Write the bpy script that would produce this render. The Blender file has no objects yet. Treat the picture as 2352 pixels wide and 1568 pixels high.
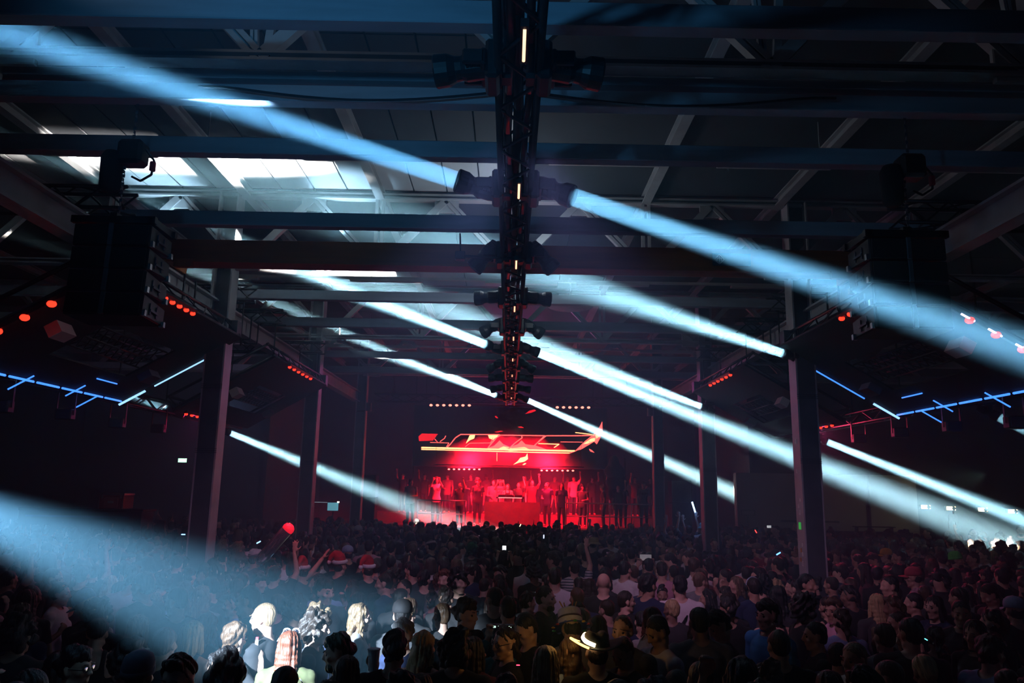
import bpy, bmesh, math, random
import numpy as np
from mathutils import Vector, Matrix, noise

random.seed(7)
SC = bpy.context.scene
COL = SC.collection
R = math.radians

# ------------------------------------------------------------------ camera
F = 1750.0                       # focal length in pixels of the 2352 x 1568 frame
CX, CY = 1176.0, 784.0
EYE = Vector((0.0, 0.0, 2.75))   # a photographer on a low platform
def camera_axes():
    yc = Vector(((1167 - CX) / F, -(1120 - CY) / F, -1.0)).normalized()
    r = R(1.0)
    xc = Vector((math.cos(r), -math.sin(r), 0.0))
    xc = (xc - xc.dot(yc) * yc).normalized()
    zc = xc.cross(yc)
    return Matrix((xc, yc, zc))
CAMROT = camera_axes()
cam_data = bpy.data.cameras.new('camera')
cam_data.sensor_width = 36.0
cam_data.lens = F / 2352.0 * 36.0
cam_data.clip_start = 0.05
cam_data.clip_end = 200.0
cam = bpy.data.objects.new('camera', cam_data)
COL.objects.link(cam)
cam.matrix_world = Matrix.Translation(EYE) @ CAMROT.to_4x4()
SC.camera = cam

def at(px, py, d):
    """point that stands d metres down the hall on the sight line of a pixel"""
    w = CAMROT @ Vector(((px - CX) / F, -(py - CY) / F, -1.0))
    return EYE + w * (d / w.y)

def at_height(px, py, z):
    w = CAMROT @ Vector(((px - CX) / F, -(py - CY) / F, -1.0))
    return EYE + w * ((z - EYE.z) / w.z)

# ------------------------------------------------------------------ world and exposure
SC.view_settings.view_transform = 'Standard'
SC.view_settings.look = 'None'
SC.view_settings.gamma = 1.0
SC.view_settings.use_curve_mapping = False
SC.view_settings.exposure = 0.0
SC.cycles.max_bounces = 4
SC.cycles.diffuse_bounces = 2
SC.cycles.glossy_bounces = 2
SC.cycles.transmission_bounces = 4
SC.cycles.transparent_max_bounces = 4
SC.cycles.volume_bounces = 0
SC.cycles.caustics_reflective = False
SC.cycles.caustics_refractive = False
SC.cycles.sample_clamp_indirect = 3.0
SC.cycles.adaptive_threshold = 0.06
SC.cycles.adaptive_min_samples = 20
world = bpy.data.worlds.new('world')
SC.world = world
world.use_nodes = True
world.node_tree.nodes['Background'].inputs[0].default_value = (0.06, 0.15, 0.45, 1)
world.node_tree.nodes['Background'].inputs[1].default_value = 0.02

# ------------------------------------------------------------------ lights of the place
WHITE = (0.72, 0.90, 1.0)
TEAL = (0.34, 0.66, 1.0)
RED = (1.0, 0.008, 0.045)
def beam_light(name, src, dst, power, radius, spread, color):
    """collimated moving-head beam: a lit disc with a narrow spread"""
    ld = bpy.data.lights.new(name, 'AREA')
    ld.shape = 'DISK'; ld.size = radius * 2
    ld.spread = R(spread); ld.energy = power; ld.color = color
    o = bpy.data.objects.new(name, ld)
    COL.objects.link(o)
    o.location = src
    o.rotation_euler = (Vector(dst) - Vector(src)).to_track_quat('-Z', 'Y').to_euler()
    return o
def spot_light(name, src, dst, power, angle, color, blend=0.6, size=0.08):
    ld = bpy.data.lights.new(name, 'SPOT')
    ld.spot_size = R(angle); ld.spot_blend = blend; ld.energy = power
    ld.color = color; ld.shadow_soft_size = size
    o = bpy.data.objects.new(name, ld)
    COL.objects.link(o)
    o.location = src
    o.rotation_euler = (Vector(dst) - Vector(src)).to_track_quat('-Z', 'Y').to_euler()
    return o

FIX_D = [4.67 + 2.09 * k for k in range(10)]     # moving heads along the centre truss
FIX_Z = 5.51
TRUSS_X = 0.02
def lens_point(k, s, aim):
    piv = Vector((TRUSS_X + s * 0.33, FIX_D[k], FIX_Z))
    return piv, piv + (Vector(aim) - piv).normalized() * 0.235

BEAM_AIM = {
    (1, -1): at(270, 158, 5.85), (1, 1): at(2352, 805, 5.55),
    (5, -1): at(600, 590, 12.2), (5, 1): at(1850, 1058, 17.0),
    (9, -1): at(800, 772, 18.2), (9, 1): at(1760, 1165, 25.5),
}
BEAM_POW = {(1, -1): 75, (1, 1): 75, (5, -1): 330, (5, 1): 280, (9, -1): 440, (9, 1): 440}
BEAM_COL = {(1, -1): TEAL, (1, 1): (.48, .76, 1), (5, -1): WHITE, (5, 1): WHITE, (9, -1): WHITE, (9, 1): WHITE}
for key, aim in BEAM_AIM.items():
    piv, lens = lens_point(key[0], key[1], aim)
    beam_light('beam', lens + (Vector(aim) - piv).normalized() * 0.012, aim, BEAM_POW[key], 0.085, 4.5, BEAM_COL[key])

# beams thrown from the side rigs: (source, aim, power, spread, colour)
RIG_BEAMS = [
    (at(1800, 812, 11.9), at(1330, 655, 11.5), 190, 9.0, WHITE),
    (at(1612, 934, 17.7), at(1230, 790, 17.3), 330, 7.0, WHITE),
    (at(527, 993, 17.8), at(960, 1172, 23.5), 170, 6.0, WHITE),
    (at(1899, 1014, 16.5), at(2352, 1196, 15.0), 210, 5.0, WHITE),
    (at(2292, 957, 12.3), at(2420, 1020, 12.0), 40, 6.0, WHITE),
    (at(384, 940, 14.5), at(300, 905, 14.2), 35, 8.0, WHITE),
]
for s_, a_, p_, sp_, c_ in RIG_BEAMS:
    beam_light('beam', s_ + (a_ - s_).normalized() * 0.02, a_, p_, 0.07, sp_, c_)
# big blue head beyond the left edge that rakes the front of the crowd
CROWD_SRC = at(-330, 1068, 3.5)
CROWD_AIM = at(535, 1418, 5.7)
spot_light('beam', CROWD_SRC, CROWD_AIM, 11000, 22.5, (.50, .74, 1.0), 0.8, 0.05)
# head clamped to the second truss that paints the roof panels
ROOF_HEADS = [(Vector((-2.9, 11.8, 6.6)), Vector((-2.75, 11.78, 7.56)), 130), (Vector((-5.7, 11.8, 6.6)), Vector((-5.75, 11.78, 7.56)), 95)]
for s_, a_, p_ in ROOF_HEADS:
    spot_light('beam', s_, a_, p_, 84, (.36, .70, 1), 0.7, 0.06)
# cool lamp on the first left column that catches the nearest truss
spot_light('wash', (-4.3, 4.4, 6.75), (0.5, 6.1, 6.5), 30, 55, (.7, .8, .9), 0.9, 0.08)
# blue wash above the photographer that grazes the near girders
spot_light('wash', (-1.6, 1.2, 5.0), (-0.4, 6.2, 6.2), 170, 86, (.08, .46, 1.0), 0.9, 0.1)
# lavender and red washes over the crowd
spot_light('wash', (-0.10, 5.5, 5.36), (-2.6, 10.2, 1.3), 420, 52, (.60, .40, .85), 0.9, 0.15)
spot_light('wash', (0.14, 5.5, 5.36), (2.9, 10.2, 1.3), 420, 52, (.66, .38, .80), 0.9, 0.15)
spot_light('wash', (0, 26.5, 6.3), (0, 16.0, 4.4), 480, 85, (.62, .16, .85), 0.9, 0.2)  # added violet spot by the stage truss, tints the mid-hall haze
spot_light('wash', (6.2, 15.2, 4.0), (4.6, 9.0, 1.2), 180, 80, (1, .05, .18), 0.9, 0.1)
spot_light('wash', (-6.2, 15.2, 4.0), (-3.5, 9.0, 1.2), 60, 80, (1, .04, .25), 0.9, 0.1)
spot_light('wash', (-6.45, 17.9, 4.4), (-10.5, 25.2, 4.6), 70, 115, (.5, .5, .95), 0.9, 0.1)  # added spot without a fixture, brightens the left aisle's end wall
wl = bpy.data.lights.new('roof_fill', 'POINT'); wl.energy = 55; wl.color = (.6, .8, 1); wl.shadow_soft_size = 0.3  # added point light with no fixture, brightens roof steel, rails and column flanges
wlo = bpy.data.objects.new('roof_fill', wl); COL.objects.link(wlo); wlo.location = (TRUSS_X, 11.2, 6.15)
# red stage washes
spot_light('stage_wash', (-1.5, 28.1, 3.9), (-1.3, 29.9, 1.8), 4300, 140, RED, 0.9, 0.3)
spot_light('stage_wash', (1.5, 28.1, 3.9), (1.3, 29.9, 1.8), 4300, 140, RED, 0.9, 0.3)
spot_light('stage_wash', (0, 25.9, 4.6), (0, 28.4, 1.7), 2600, 110, RED, 0.9, 0.3)
spot_light('stage_key', (0.3, 25.6, 5.0), (0.1, 28.9, 2.7), 200, 30, (1, .55, .62), 0.8, 0.1)

# ------------------------------------------------------------------ materials
MATS = {}
def mat(name, color=(0.5, 0.5, 0.5), rough=0.6, metal=0.0, vary=0.25, scale=8.0, emit=None, strength=0.0, stretch=None, spec=0.5, stripes=None, bump=0.0):
    if name in MATS:
        return MATS[name]
    m = bpy.data.materials.new(name)
    m.use_nodes = True
    nt = m.node_tree
    b = nt.nodes['Principled BSDF']
    b.inputs['Roughness'].default_value = rough
    b.inputs['Metallic'].default_value = metal
    b.inputs['Specular IOR Level'].default_value = spec
    tc = nt.nodes.new('ShaderNodeTexCoord')
    src = tc.outputs['Object']
    if stretch:
        mp = nt.nodes.new('ShaderNodeMapping')
        mp.inputs['Scale'].default_value = stretch
        nt.links.new(src, mp.inputs['Vector']); src = mp.outputs['Vector']
    nz = nt.nodes.new('ShaderNodeTexNoise')
    nz.inputs['Scale'].default_value = scale
    nz.inputs['Detail'].default_value = 3.0
    nt.links.new(src, nz.inputs['Vector'])
    ramp = nt.nodes.new('ShaderNodeValToRGB')
    lo = [c * (1 - vary) for c in color]; hi = [min(1, c * (1 + vary)) for c in color]
    ramp.color_ramp.elements[0].position = 0.3; ramp.color_ramp.elements[1].position = 0.7
    ramp.color_ramp.elements[0].color = (*lo, 1); ramp.color_ramp.elements[1].color = (*hi, 1)
    nt.links.new(nz.outputs['Fac'], ramp.inputs['Fac'])
    out = ramp.outputs['Color']
    if stripes:
        wv = nt.nodes.new('ShaderNodeTexWave'); wv.bands_direction = 'Z'
        wv.inputs['Scale'].default_value = stripes[0]
        rp = nt.nodes.new('ShaderNodeValToRGB')
        rp.color_ramp.interpolation = 'CONSTANT'
        rp.color_ramp.elements[0].color = (*color, 1)
        rp.color_ramp.elements[1].position = 0.72; rp.color_ramp.elements[1].color = (*stripes[1], 1)
        nt.links.new(tc.outputs['Object'], wv.inputs['Vector'])
        nt.links.new(wv.outputs['Fac'], rp.inputs['Fac']); out = rp.outputs['Color']
    nt.links.new(out, b.inputs['Base Color'])
    if bump:
        bp_ = nt.nodes.new('ShaderNodeBump'); bp_.inputs['Strength'].default_value = bump; bp_.inputs['Distance'].default_value = 0.01
        nt.links.new(nz.outputs['Fac'], bp_.inputs['Height']); nt.links.new(bp_.outputs['Normal'], b.inputs['Normal'])
    if emit:
        b.inputs['Emission Color'].default_value = (*emit, 1)
        b.inputs['Emission Strength'].default_value = strength
        m.cycles.emission_sampling = 'NONE'
    MATS[name] = m
    return m

M_STEEL = mat('painted_steel', (0.46, 0.48, 0.50), 0.5, 0, 0.2, 3)
M_STEELD = mat('dark_steel', (0.10, 0.11, 0.13), 0.5, 0.3, 0.3, 3)
M_GIRDER = mat('blue_grey_girder', (0.30, 0.36, 0.42), 0.55, 0, 0.15, 2, stretch=(0.6, 3, 6))
M_BLACK = mat('black_powder_coat', (0.012, 0.012, 0.014), 0.45, 0.2, 0.3, 14)
M_BLACKM = mat('black_fabric', (0.008, 0.008, 0.01), 0.95, 0, 0.4, 10)
M_YELLOW = mat('crane_orange', (0.34, 0.085, 0.008), 0.5, 0, 0.25, 2, stretch=(0.4, 3, 5))
M_ROOF = mat('roof_deck', (0.045, 0.05, 0.06), 0.8, 0, 0.2, 1.2)
M_ROOF_LIT = mat('lit_roof_panel', (0.62, 0.66, 0.70), 0.7, 0, 0.1, 1.5)  # deck copy painted paler where the roof heads shine, sharpens the lit patch
M_CONC = mat('concrete_floor', (0.06, 0.06, 0.065), 0.7, 0, 0.4, 1.0)
M_WALL = mat('dim_plaster', (0.11, 0.105, 0.12), 0.85, 0, 0.2, 0.7)
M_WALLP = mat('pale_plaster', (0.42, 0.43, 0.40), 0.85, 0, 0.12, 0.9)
M_LAMPBODY = mat('lamp_enamel', (0.62, 0.64, 0.64), 0.4, 0, 0.08, 5)
M_GLASS = mat('front_lens', (0.05, 0.06, 0.08), 0.08, 0, 0.1, 5)
M_CHROME = mat('bare_aluminium', (0.55, 0.56, 0.58), 0.3, 0.9, 0.15, 9)

# ------------------------------------------------------------------ mesh helpers
def tag(o, label, cat, group=None, kind=None):
    o['label'] = label; o['category'] = cat
    if group: o['group'] = group
    if kind: o['kind'] = kind
    return o
def struct(o, label, cat='structure', group=None):
    return tag(o, label, cat, group, 'structure')
def link(name, me, parent=None, m=None):
    o = bpy.data.objects.new(name, me)
    COL.objects.link(o)
    if parent is not None: o.parent = parent
    if m is not None:
        if me.materials:
            o.material_slots[0].link = 'OBJECT'; o.material_slots[0].material = m
        else:
            me.materials.append(m)
    return o
def empty(name, loc=(0, 0, 0), rot=(0, 0, 0)):
    o = bpy.data.objects.new(name, None)
    o.empty_display_size = 0.1
    COL.objects.link(o)
    o.location = loc; o.rotation_euler = rot
    return o
def bm_mesh(bm, name, smooth=False):
    me = bpy.data.meshes.new(name)
    bmesh.ops.recalc_face_normals(bm, faces=bm.faces)
    bm.to_mesh(me); bm.free()
    if smooth:
        me.polygons.foreach_set('use_smooth', [True] * len(me.polygons))
    return me
def add_box(bm, lo, hi, mtx=None, bevel=0.0):
    r = bmesh.ops.create_cube(bm, size=1.0)
    vs = r['verts']
    c = [(lo[i] + hi[i]) / 2 for i in range(3)]; s = [hi[i] - lo[i] for i in range(3)]
    for v in vs:
        v.co = Vector((c[0] + v.co.x * s[0], c[1] + v.co.y * s[1], c[2] + v.co.z * s[2]))
    if bevel > 0:
        es = list({e for v in vs for e in v.link_edges})
        g = bmesh.ops.bevel(bm, geom=es, offset=bevel, segments=1, affect='EDGES')
        vs = list({v for v in g['verts']} | {v for v in vs if v.is_valid})
    if mtx is not None:
        for v in vs: v.co = mtx @ v.co
    return vs
def add_tube(bm, a, b, ra, rb=None, seg=8, caps=True):
    a = Vector(a); b = Vector(b); rb = ra if rb is None else rb
    d = b - a
    if d.length < 1e-6: return
    q = d.to_track_quat('Z', 'Y').to_matrix()
    A, B = [], []
    for i in range(seg):
        t = 2 * math.pi * i / seg
        u = q @ Vector((math.cos(t), math.sin(t), 0))
        A.append(bm.verts.new(a + u * ra)); B.append(bm.verts.new(b + u * rb))
    for i in range(seg):
        j = (i + 1) % seg
        bm.faces.new((A[i], A[j], B[j], B[i]))
    if caps:
        bm.faces.new(list(reversed(A))); bm.faces.new(B)
def add_path(bm, pts, r, seg=6):
    for p, q in zip(pts[:-1], pts[1:]): add_tube(bm, p, q, r, r, seg)
def add_lathe(bm, prof, seg=20, mtx=None, axis='Z'):
    rings = []
    for (r, z) in prof:
        ring = []
        for i in range(seg):
            t = 2 * math.pi * i / seg
            p = Vector((r * math.cos(t), r * math.sin(t), z))
            ring.append(bm.verts.new(mtx @ p if mtx is not None else p))
        rings.append(ring)
    for A, B in zip(rings[:-1], rings[1:]):
        for i in range(seg):
            j = (i + 1) % seg
            bm.faces.new((A[i], A[j], B[j], B[i]))
    bm.faces.new(list(reversed(rings[0]))); bm.faces.new(rings[-1])
_SPH = {}
def add_sphere(bm, c, r, seg=10, rings=7, mtx=None):
    if (seg, rings) not in _SPH:
        pts = [(0, 0, 1)] + [(math.sin(math.pi * j / rings) * math.cos(2 * math.pi * i / seg), math.sin(math.pi * j / rings) * math.sin(2 * math.pi * i / seg), math.cos(math.pi * j / rings)) for j in range(1, rings) for i in range(seg)] + [(0, 0, -1)]
        n = len(pts) - 1; fs = []
        for i in range(seg):
            k = (i + 1) % seg
            fs.append((0, 1 + i, 1 + k))
            for j in range(rings - 2):
                o = 1 + j * seg; fs.append((o + i, o + seg + i, o + seg + k, o + k))
            o = 1 + (rings - 2) * seg; fs.append((o + i, n, o + k))
        _SPH[(seg, rings)] = (pts, fs)
    pts, fs = _SPH[(seg, rings)]
    r = (r, r, r) if not hasattr(r, '__len__') else r
    c = Vector(c); vs = []
    m3 = mtx.to_3x3() if mtx is not None else None
    for p in pts:
        q = Vector((p[0] * r[0], p[1] * r[1], p[2] * r[2]))
        vs.append(bm.verts.new((m3 @ q if m3 is not None else q) + c))
    for f in fs: bm.faces.new([vs[i] for i in f])
def box(name, lo, hi, m, parent=None, bevel=0.0):
    bm = bmesh.new(); add_box(bm, lo, hi, None, bevel)
    return link(name, bm_mesh(bm, name), parent, m)
def tube(name, a, b, r, m, parent=None, rb=None, seg=8, smooth=True):
    bm = bmesh.new(); add_tube(bm, a, b, r, rb, seg)
    return link(name, bm_mesh(bm, name, smooth), parent, m)
def copy_tree(o, parent=None):
    c = o.copy(); COL.objects.link(c)
    c.parent = parent
    for ch in o.children: copy_tree(ch, c)
    return c

ORD = ['first', 'second', 'third', 'fourth', 'fifth', 'sixth', 'seventh', 'eighth', 'ninth', 'tenth', 'eleventh', 'twelfth']
# ================================================================== the hall
struct(box('floor', (-18, -4, -0.2), (18, 33, 0), M_CONC), 'dark concrete floor under the packed crowd', 'floor')
w = empty('wall_left', (-18, 0, 0)); struct(w, 'dim plaster side wall far left behind the crowd', 'wall')
box('wall_panel', (-0.2, -4, 0), (0, 25.2, 8), M_WALL, w)
w = empty('wall_right', (18, 0, 0)); struct(w, 'dark side wall at the far right of the hall', 'wall')
box('wall_panel', (0, -4, 0), (0.2, 25.2, 8), M_WALL, w)
w = empty('wall_back', (0, 32.5, 0)); struct(w, 'dark rear wall behind the red lit stage', 'wall')
for x0 in range(-8, 8, 4):
    box('wall_panel', (x0 + 0.02, 0, 0), (x0 + 3.98, 0.25, 8), M_WALL, w)
w = empty('wall_back_left', (-13, 25.2, 0)); struct(w, 'purple grey end wall of the left aisle', 'wall')
for x0 in (-5, -1, 3):
    box('wall_panel', (x0 + 0.02, 0, 0), (min(x0 + 3.98, 5), 0.25, 8), M_WALL, w)
w = empty('wall_back_right', (13, 25.2, 0)); struct(w, 'dark end wall of the right aisle with flood lamps', 'wall')
box('wall_panel', (-5, 0, 0), (0.55, 0.25, 8), M_WALL, w)
box('wall_panel', (0.55, 0, 0), (5, 0.25, 8), M_WALL, w)
for sx, nm in ((-1, 'wall_stage_left'), (1, 'wall_stage_right')):
    struct(box(nm, (sx * 8 - 0.12, 25.2, 0), (sx * 8 + 0.12, 32.5, 8), M_WALL), 'side return wall %s of the stage recess' % ('left' if sx < 0 else 'right'), 'wall')
# pale partition in the right aisle
w = empty('wall_partition', (0, 24.6, 0)); struct(w, 'pale plaster partition lit by flood lamps beside the right columns', 'wall')
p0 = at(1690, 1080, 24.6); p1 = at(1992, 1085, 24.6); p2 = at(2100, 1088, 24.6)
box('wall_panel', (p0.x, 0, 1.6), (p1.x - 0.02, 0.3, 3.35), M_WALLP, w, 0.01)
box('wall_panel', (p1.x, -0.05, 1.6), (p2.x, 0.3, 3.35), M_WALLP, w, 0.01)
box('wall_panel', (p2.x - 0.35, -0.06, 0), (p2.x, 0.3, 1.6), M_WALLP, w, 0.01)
box('dark_plinth', (p0.x - 0.4, -0.35, 0), (p2.x - 0.36, 0.28, 1.6), M_BLACKM, w, 0.01)
box('handrail', (p1.x - 3.0, -0.5, 1.86), (p1.x - 1.2, -0.44, 1.92), M_STEELD, w)

# roof: deck pieces, purlins, trusses, girders
c = empty('ceiling', (0, 0, 7.56)); struct(c, 'roof deck of dark panels above the steel trusses', 'ceiling')
NX = [2.2 * k for k in range(-8, 9)]
pan = {}
def roof_panel(x0, x1, y0, y1, m):
    key = (round(x1 - x0, 3), round(y1 - y0, 3))
    if key not in pan:
        bm = bmesh.new(); add_box(bm, (0.012, 0.012, 0), (key[0] - 0.012, key[1] - 0.012, 0.06))
        pan[key] = bm_mesh(bm, 'roof_panel')
        pan[key].materials.append(M_ROOF)
    o = link('roof_panel', pan[key], c, m); o.location = (x0, y0, random.uniform(0, 0.008))
for x0, x1 in zip(NX[:-1], NX[1:]):
    for yb in range(0, 30, 6):
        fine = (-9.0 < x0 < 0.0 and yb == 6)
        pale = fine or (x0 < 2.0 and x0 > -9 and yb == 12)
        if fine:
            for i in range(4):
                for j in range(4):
                    roof_panel(x0 + i * 0.55, x0 + (i + 1) * 0.55, 6 + j * 1.5, 7.5 + j * 1.5, M_ROOF_LIT if j > 2 else M_ROOF)
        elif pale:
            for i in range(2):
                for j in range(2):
                    roof_panel(x0 + i * 1.1, x0 + i * 1.1 + 1.1, yb + j * 3, yb + j * 3 + 3, M_ROOF_LIT if (x0 < -2 and j == 1) else M_ROOF)
        else:
            for j in range(2): roof_panel(x0, x0 + 2.2, yb + 3 * j, yb + 3 * j + 3, M_ROOF)
box('backing', (-18, -4, 0.07), (18, 33, 0.2), M_BLACKM, c)

def i_beam(name, axis, a0, a1, y, z, w, h, m, parent=None, t=0.025):
    """I-section along X or Y: (y, z) is the bottom centre"""
    bm = bmesh.new()
    for lo, hi in (((-w / 2, 0), (w / 2, t)), ((-w / 2, h - t), (w / 2, h)), ((-t / 2, t), (t / 2, h - t))):
        if axis == 'X': add_box(bm, (a0, y + lo[0], z + lo[1]), (a1, y + hi[0], z + hi[1]))
        else: add_box(bm, (y + lo[0], a0, z + lo[1]), (y + hi[0], a1, z + hi[1]))
    return link(name, bm_mesh(bm, name), parent, m)

for k, x in enumerate(NX[3:-3]):
    o = i_beam('roof_purlin', 'Y', -1.0, 30.0, x, 7.40, 0.14, 0.155, M_STEEL)
    struct(o, ('pale steel purlin running down the hall, %s from the left wall side' % ORD[k]) if k < 12 else 'pale steel purlin running down the hall', 'purlin', 'roof purlins')

diag_cache = {}
def bar(parent, name, a, b, w, m):
    """twin-angle bar between two points"""
    a = Vector(a); b = Vector(b); L = (b - a).length
    key = (round(L, 2), w)
    if key not in diag_cache:
        bm = bmesh.new()
        add_box(bm, (-w / 2, -w * 0.65, 0), (w / 2, -w * 0.12, L))
        add_box(bm, (-w / 2, w * 0.12, 0), (w / 2, w * 0.65, L))
        add_box(bm, (-w / 2, -w * 0.12, 0.0), (-w / 2 + 0.012, w * 0.12, L))
        me = bm_mesh(bm, name); me.materials.append(m); diag_cache[key] = me
    o = link(name, diag_cache[key], parent, m)
    o.location = a
    o.rotation_mode = 'QUATERNION'; o.rotation_quaternion = (b - a).to_track_quat('Z', 'Y')
    return o
TR_LAB = {6: 'nearest pale roof truss above the front of the crowd', 12: 'second roof truss, brightly lit behind the orange crane beam',
          18: 'third roof truss beyond the crane beam', 24: 'farthest roof truss before the stage'}
for y in (6, 12, 18, 24):
    t = empty('roof_truss', (0, y, 6.29 if y == 6 else 6.2)); struct(t, TR_LAB[y], 'truss', 'roof trusses')
    o = i_beam('lower_chord', 'X', -14, 14, 0, 0.0, 0.16, 0.09, M_STEEL, t)
    o = i_beam('upper_chord', 'X', -14, 14, 0, 1.2, 0.16, 0.1, M_STEEL, t)
    for k in range(-6, 6):
        x = 2.2 * k
        bar(t, 'diagonal', (x, 0, 0.05), (x + 1.1, 0, 1.22), 0.09, M_STEEL)
        bar(t, 'diagonal', (x + 2.2, 0, 0.05), (x + 1.1, 0, 1.22), 0.09, M_STEEL)
        if k % 2 or y == 6:
            bar(t, 'post', (x - 0.05, 0, 0.05), (x - 0.14 if y == 6 else x - 0.05, 0, 1.22), 0.05, M_STEEL)
            bar(t, 'post', (x + 0.05, 0, 0.05), (x + 0.14 if y == 6 else x + 0.05, 0, 1.22), 0.05, M_STEEL)
        g = box('gusset_plate', (x + 0.9, -0.02, 1.0), (x + 1.3, 0.02, 1.2), M_STEEL, t)
    for x in (-4.4, 4.4):
        box('gusset_plate', (x - 0.28, -0.03, -0.05), (x + 0.28, 0.03, 0.35), M_STEEL, t, 0.01)

GIRD = [(4.9, 5.95, 0.18, 13, 'broad blue-lit girder across the top of the view'),
        (6.2, 6.235, 0.08, 13, 'slim upper channel of the paired girders under the nearest truss'),
        (6.2, 6.03, 0.15, 13, 'deep lower channel of the paired girders that carry the speakers'),
        (7.1, 5.94, 0.17, 13, 'dim cross girder just beyond the speaker girders'),
        (9.0, 5.86, 0.18, 5.2, 'cross girder resting on the runways in front of the crane'),
        (13.1, 5.94, 0.17, 13, 'dim cross girder beyond the orange crane beam'),
        (15.0, 5.86, 0.18, 13, 'cross girder midway between the second and third trusses'),
        (19.2, 5.94, 0.17, 13, 'cross girder just beyond the third truss'),
        (21.3, 5.86, 0.18, 13, 'farthest cross girder ahead of the stage')]
for y, z, h, hw, lab in GIRD:
    bm = bmesh.new()
    add_box(bm, (-hw, y - 0.07, z), (hw, y + 0.07, z + h), None, 0.008)
    o = link('cross_girder', bm_mesh(bm, 'cross_girder'), None, M_GIRDER)
    struct(o, lab, 'girder', 'cross girders')

# columns: H sections with cap brackets and stickers
def column(x, y, lab):
    t = empty('column', (x, y, 0)); struct(t, lab, 'column', 'steel columns')
    s = 1 if x < 0 else -1
    m = M_STEELD
    box('flange', (-0.16, -0.15, 0), (-0.135, 0.15, 7.45), M_STEEL, t)
    box('flange', (0.135, -0.15, 0), (0.16, 0.15, 7.45), M_STEEL, t)
    box('web', (-0.135, -0.012, 0), (0.135, 0.012, 7.45), m, t)
    box('front_cover', (-0.133, -0.15, 0), (0.133, -0.13, 5.0), m, t)
    bm = bmesh.new()
    add_box(bm, (-0.3 if s < 0 else -0.16, -0.1, 5.05), (0.16 if s < 0 else 0.3, 0.1, 5.3))
    link('bracket', bm_mesh(bm, 'bracket'), t, m)
    box('base_plate', (-0.22, -0.22, 0), (0.22, 0.22, 0.03), m, t)
    for zz in (3.2, 4.2):
        for dz in (0, 0.03, 0.06):
            box('cable_tie', (-0.166, -0.156, zz + dz), (0.166, -0.15, zz + dz + 0.008), M_BLACK, t)
    return t
COLS = {}
for y, w_ in ((6, 'nearest'), (12, 'second'), (18, 'third'), (24, 'farthest')):
    for s in (-1, 1):
        COLS[(s, y)] = column(4.66 * s, y, '%s steel column of the %s row, standing in the crowd' % (w_, 'left' if s < 0 else 'right'))
cR = COLS[(1, 12)]
m_stk = [mat('sticker_white', (.8, .8, .78), .6), mat('sticker_green', (.05, .7, .12), .5, emit=(.05, .9, .15), strength=0.35), mat('sticker_orange', (.75, .35, .06), .6)]
for i, (zz, yy, sz, mi) in enumerate([(2.62, -.05, .04, 0), (2.52, .03, .05, 0), (2.42, .0, .06, 0), (2.2, .02, .085, 1), (1.95, -.04, .04, 0), (1.86, .02, .05, 2), (1.8, -.03, .05, 0), (1.72, .05, .05, 2), (1.66, -.02, .06, 0), (3.05, .02, .05, 0), (3.5, .0, .06, 0)]):
    box('sticker', (-0.1655, yy - sz / 2, zz), (-0.16, yy + sz / 2, zz + sz * 1.25), m_stk[mi], cR)

# crane runways
for s in (-1, 1):
    t = empty('crane_runway', (4.82 * s, 0, 5.33)); struct(t, 'pale steel crane runway above the %s row of columns' % ('left' if s < 0 else 'right'), 'runway', 'crane runways')
    for y0 in range(0, 24, 6):
        i_beam('runway_beam', 'Y', y0 + 0.01, y0 + 5.99, 0, 0, 0.2, 0.33, M_STEEL, t, 0.03)
    box('rail', (-0.03, 0, 0.33), (0.03, 24, 0.37), M_STEELD, t)
    for y0 in (10.6, 11.0, 13.5, 13.9, 16.8):
        bm = bmesh.new()
        for a, b in (((-0.13, 0), (0.13, 0)), ):
            add_box(bm, (-0.125, y0, -0.03), (-0.105, y0 + 0.03, 0.36)); add_box(bm, (0.105, y0, -0.03), (0.125, y0 + 0.03, 0.36))
            add_box(bm, (-0.125, y0, -0.05), (0.125, y0 + 0.03, -0.03))
        link('hanger_strap', bm_mesh(bm, 'hanger_strap'), t, M_BLACK)
# orange crane bridge
t = empty('crane_bridge', (0, 9.9, 5.66)); tag(t, 'orange bridge crane beam spanning both runways with a maker badge', 'crane')
bm = bmesh.new(); add_box(bm, (-4.75, -0.11, 0), (4.75, 0.11, 0.29), None, 0.006); link('box_girder', bm_mesh(bm, 'box_girder'), t, M_YELLOW)
box('lower_flange', (-4.6, -0.15, -0.035), (4.6, 0.15, 0.0), M_YELLOW, t)
for s in (-1, 1):
    bm = bmesh.new(); add_box(bm, (4.82 * s - 0.1, -0.8, 0.04), (4.82 * s + 0.1, 0.8, 0.24), None, 0.01); link('end_carriage', bm_mesh(bm, 'end_carriage'), t, M_YELLOW)
    for yy in (-0.6, 0.6):
        tube('wheel', (4.82 * s - 0.05, yy, 0.09), (4.82 * s + 0.05, yy, 0.09), 0.085, M_STEELD, t, None, 14)
    bm = bmesh.new(); add_box(bm, (4.35 * s - 0.12, -0.2, -0.12), (4.35 * s + 0.12, -0.12, 0.0), None, 0.01); link('buffer_block', bm_mesh(bm, 'buffer_block'), t, M_YELLOW)
bx = at(1652, 594, 9.78).x
bp = box('badge_plate', (bx - 0.09, -0.122, 0.05), (bx + 0.42, -0.112, 0.22), mat('badge_blue', (.03, .06, .10), .5), t)
bm = bmesh.new()
mt = Matrix.Translation((bx, -0.124, 0.135))
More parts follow.
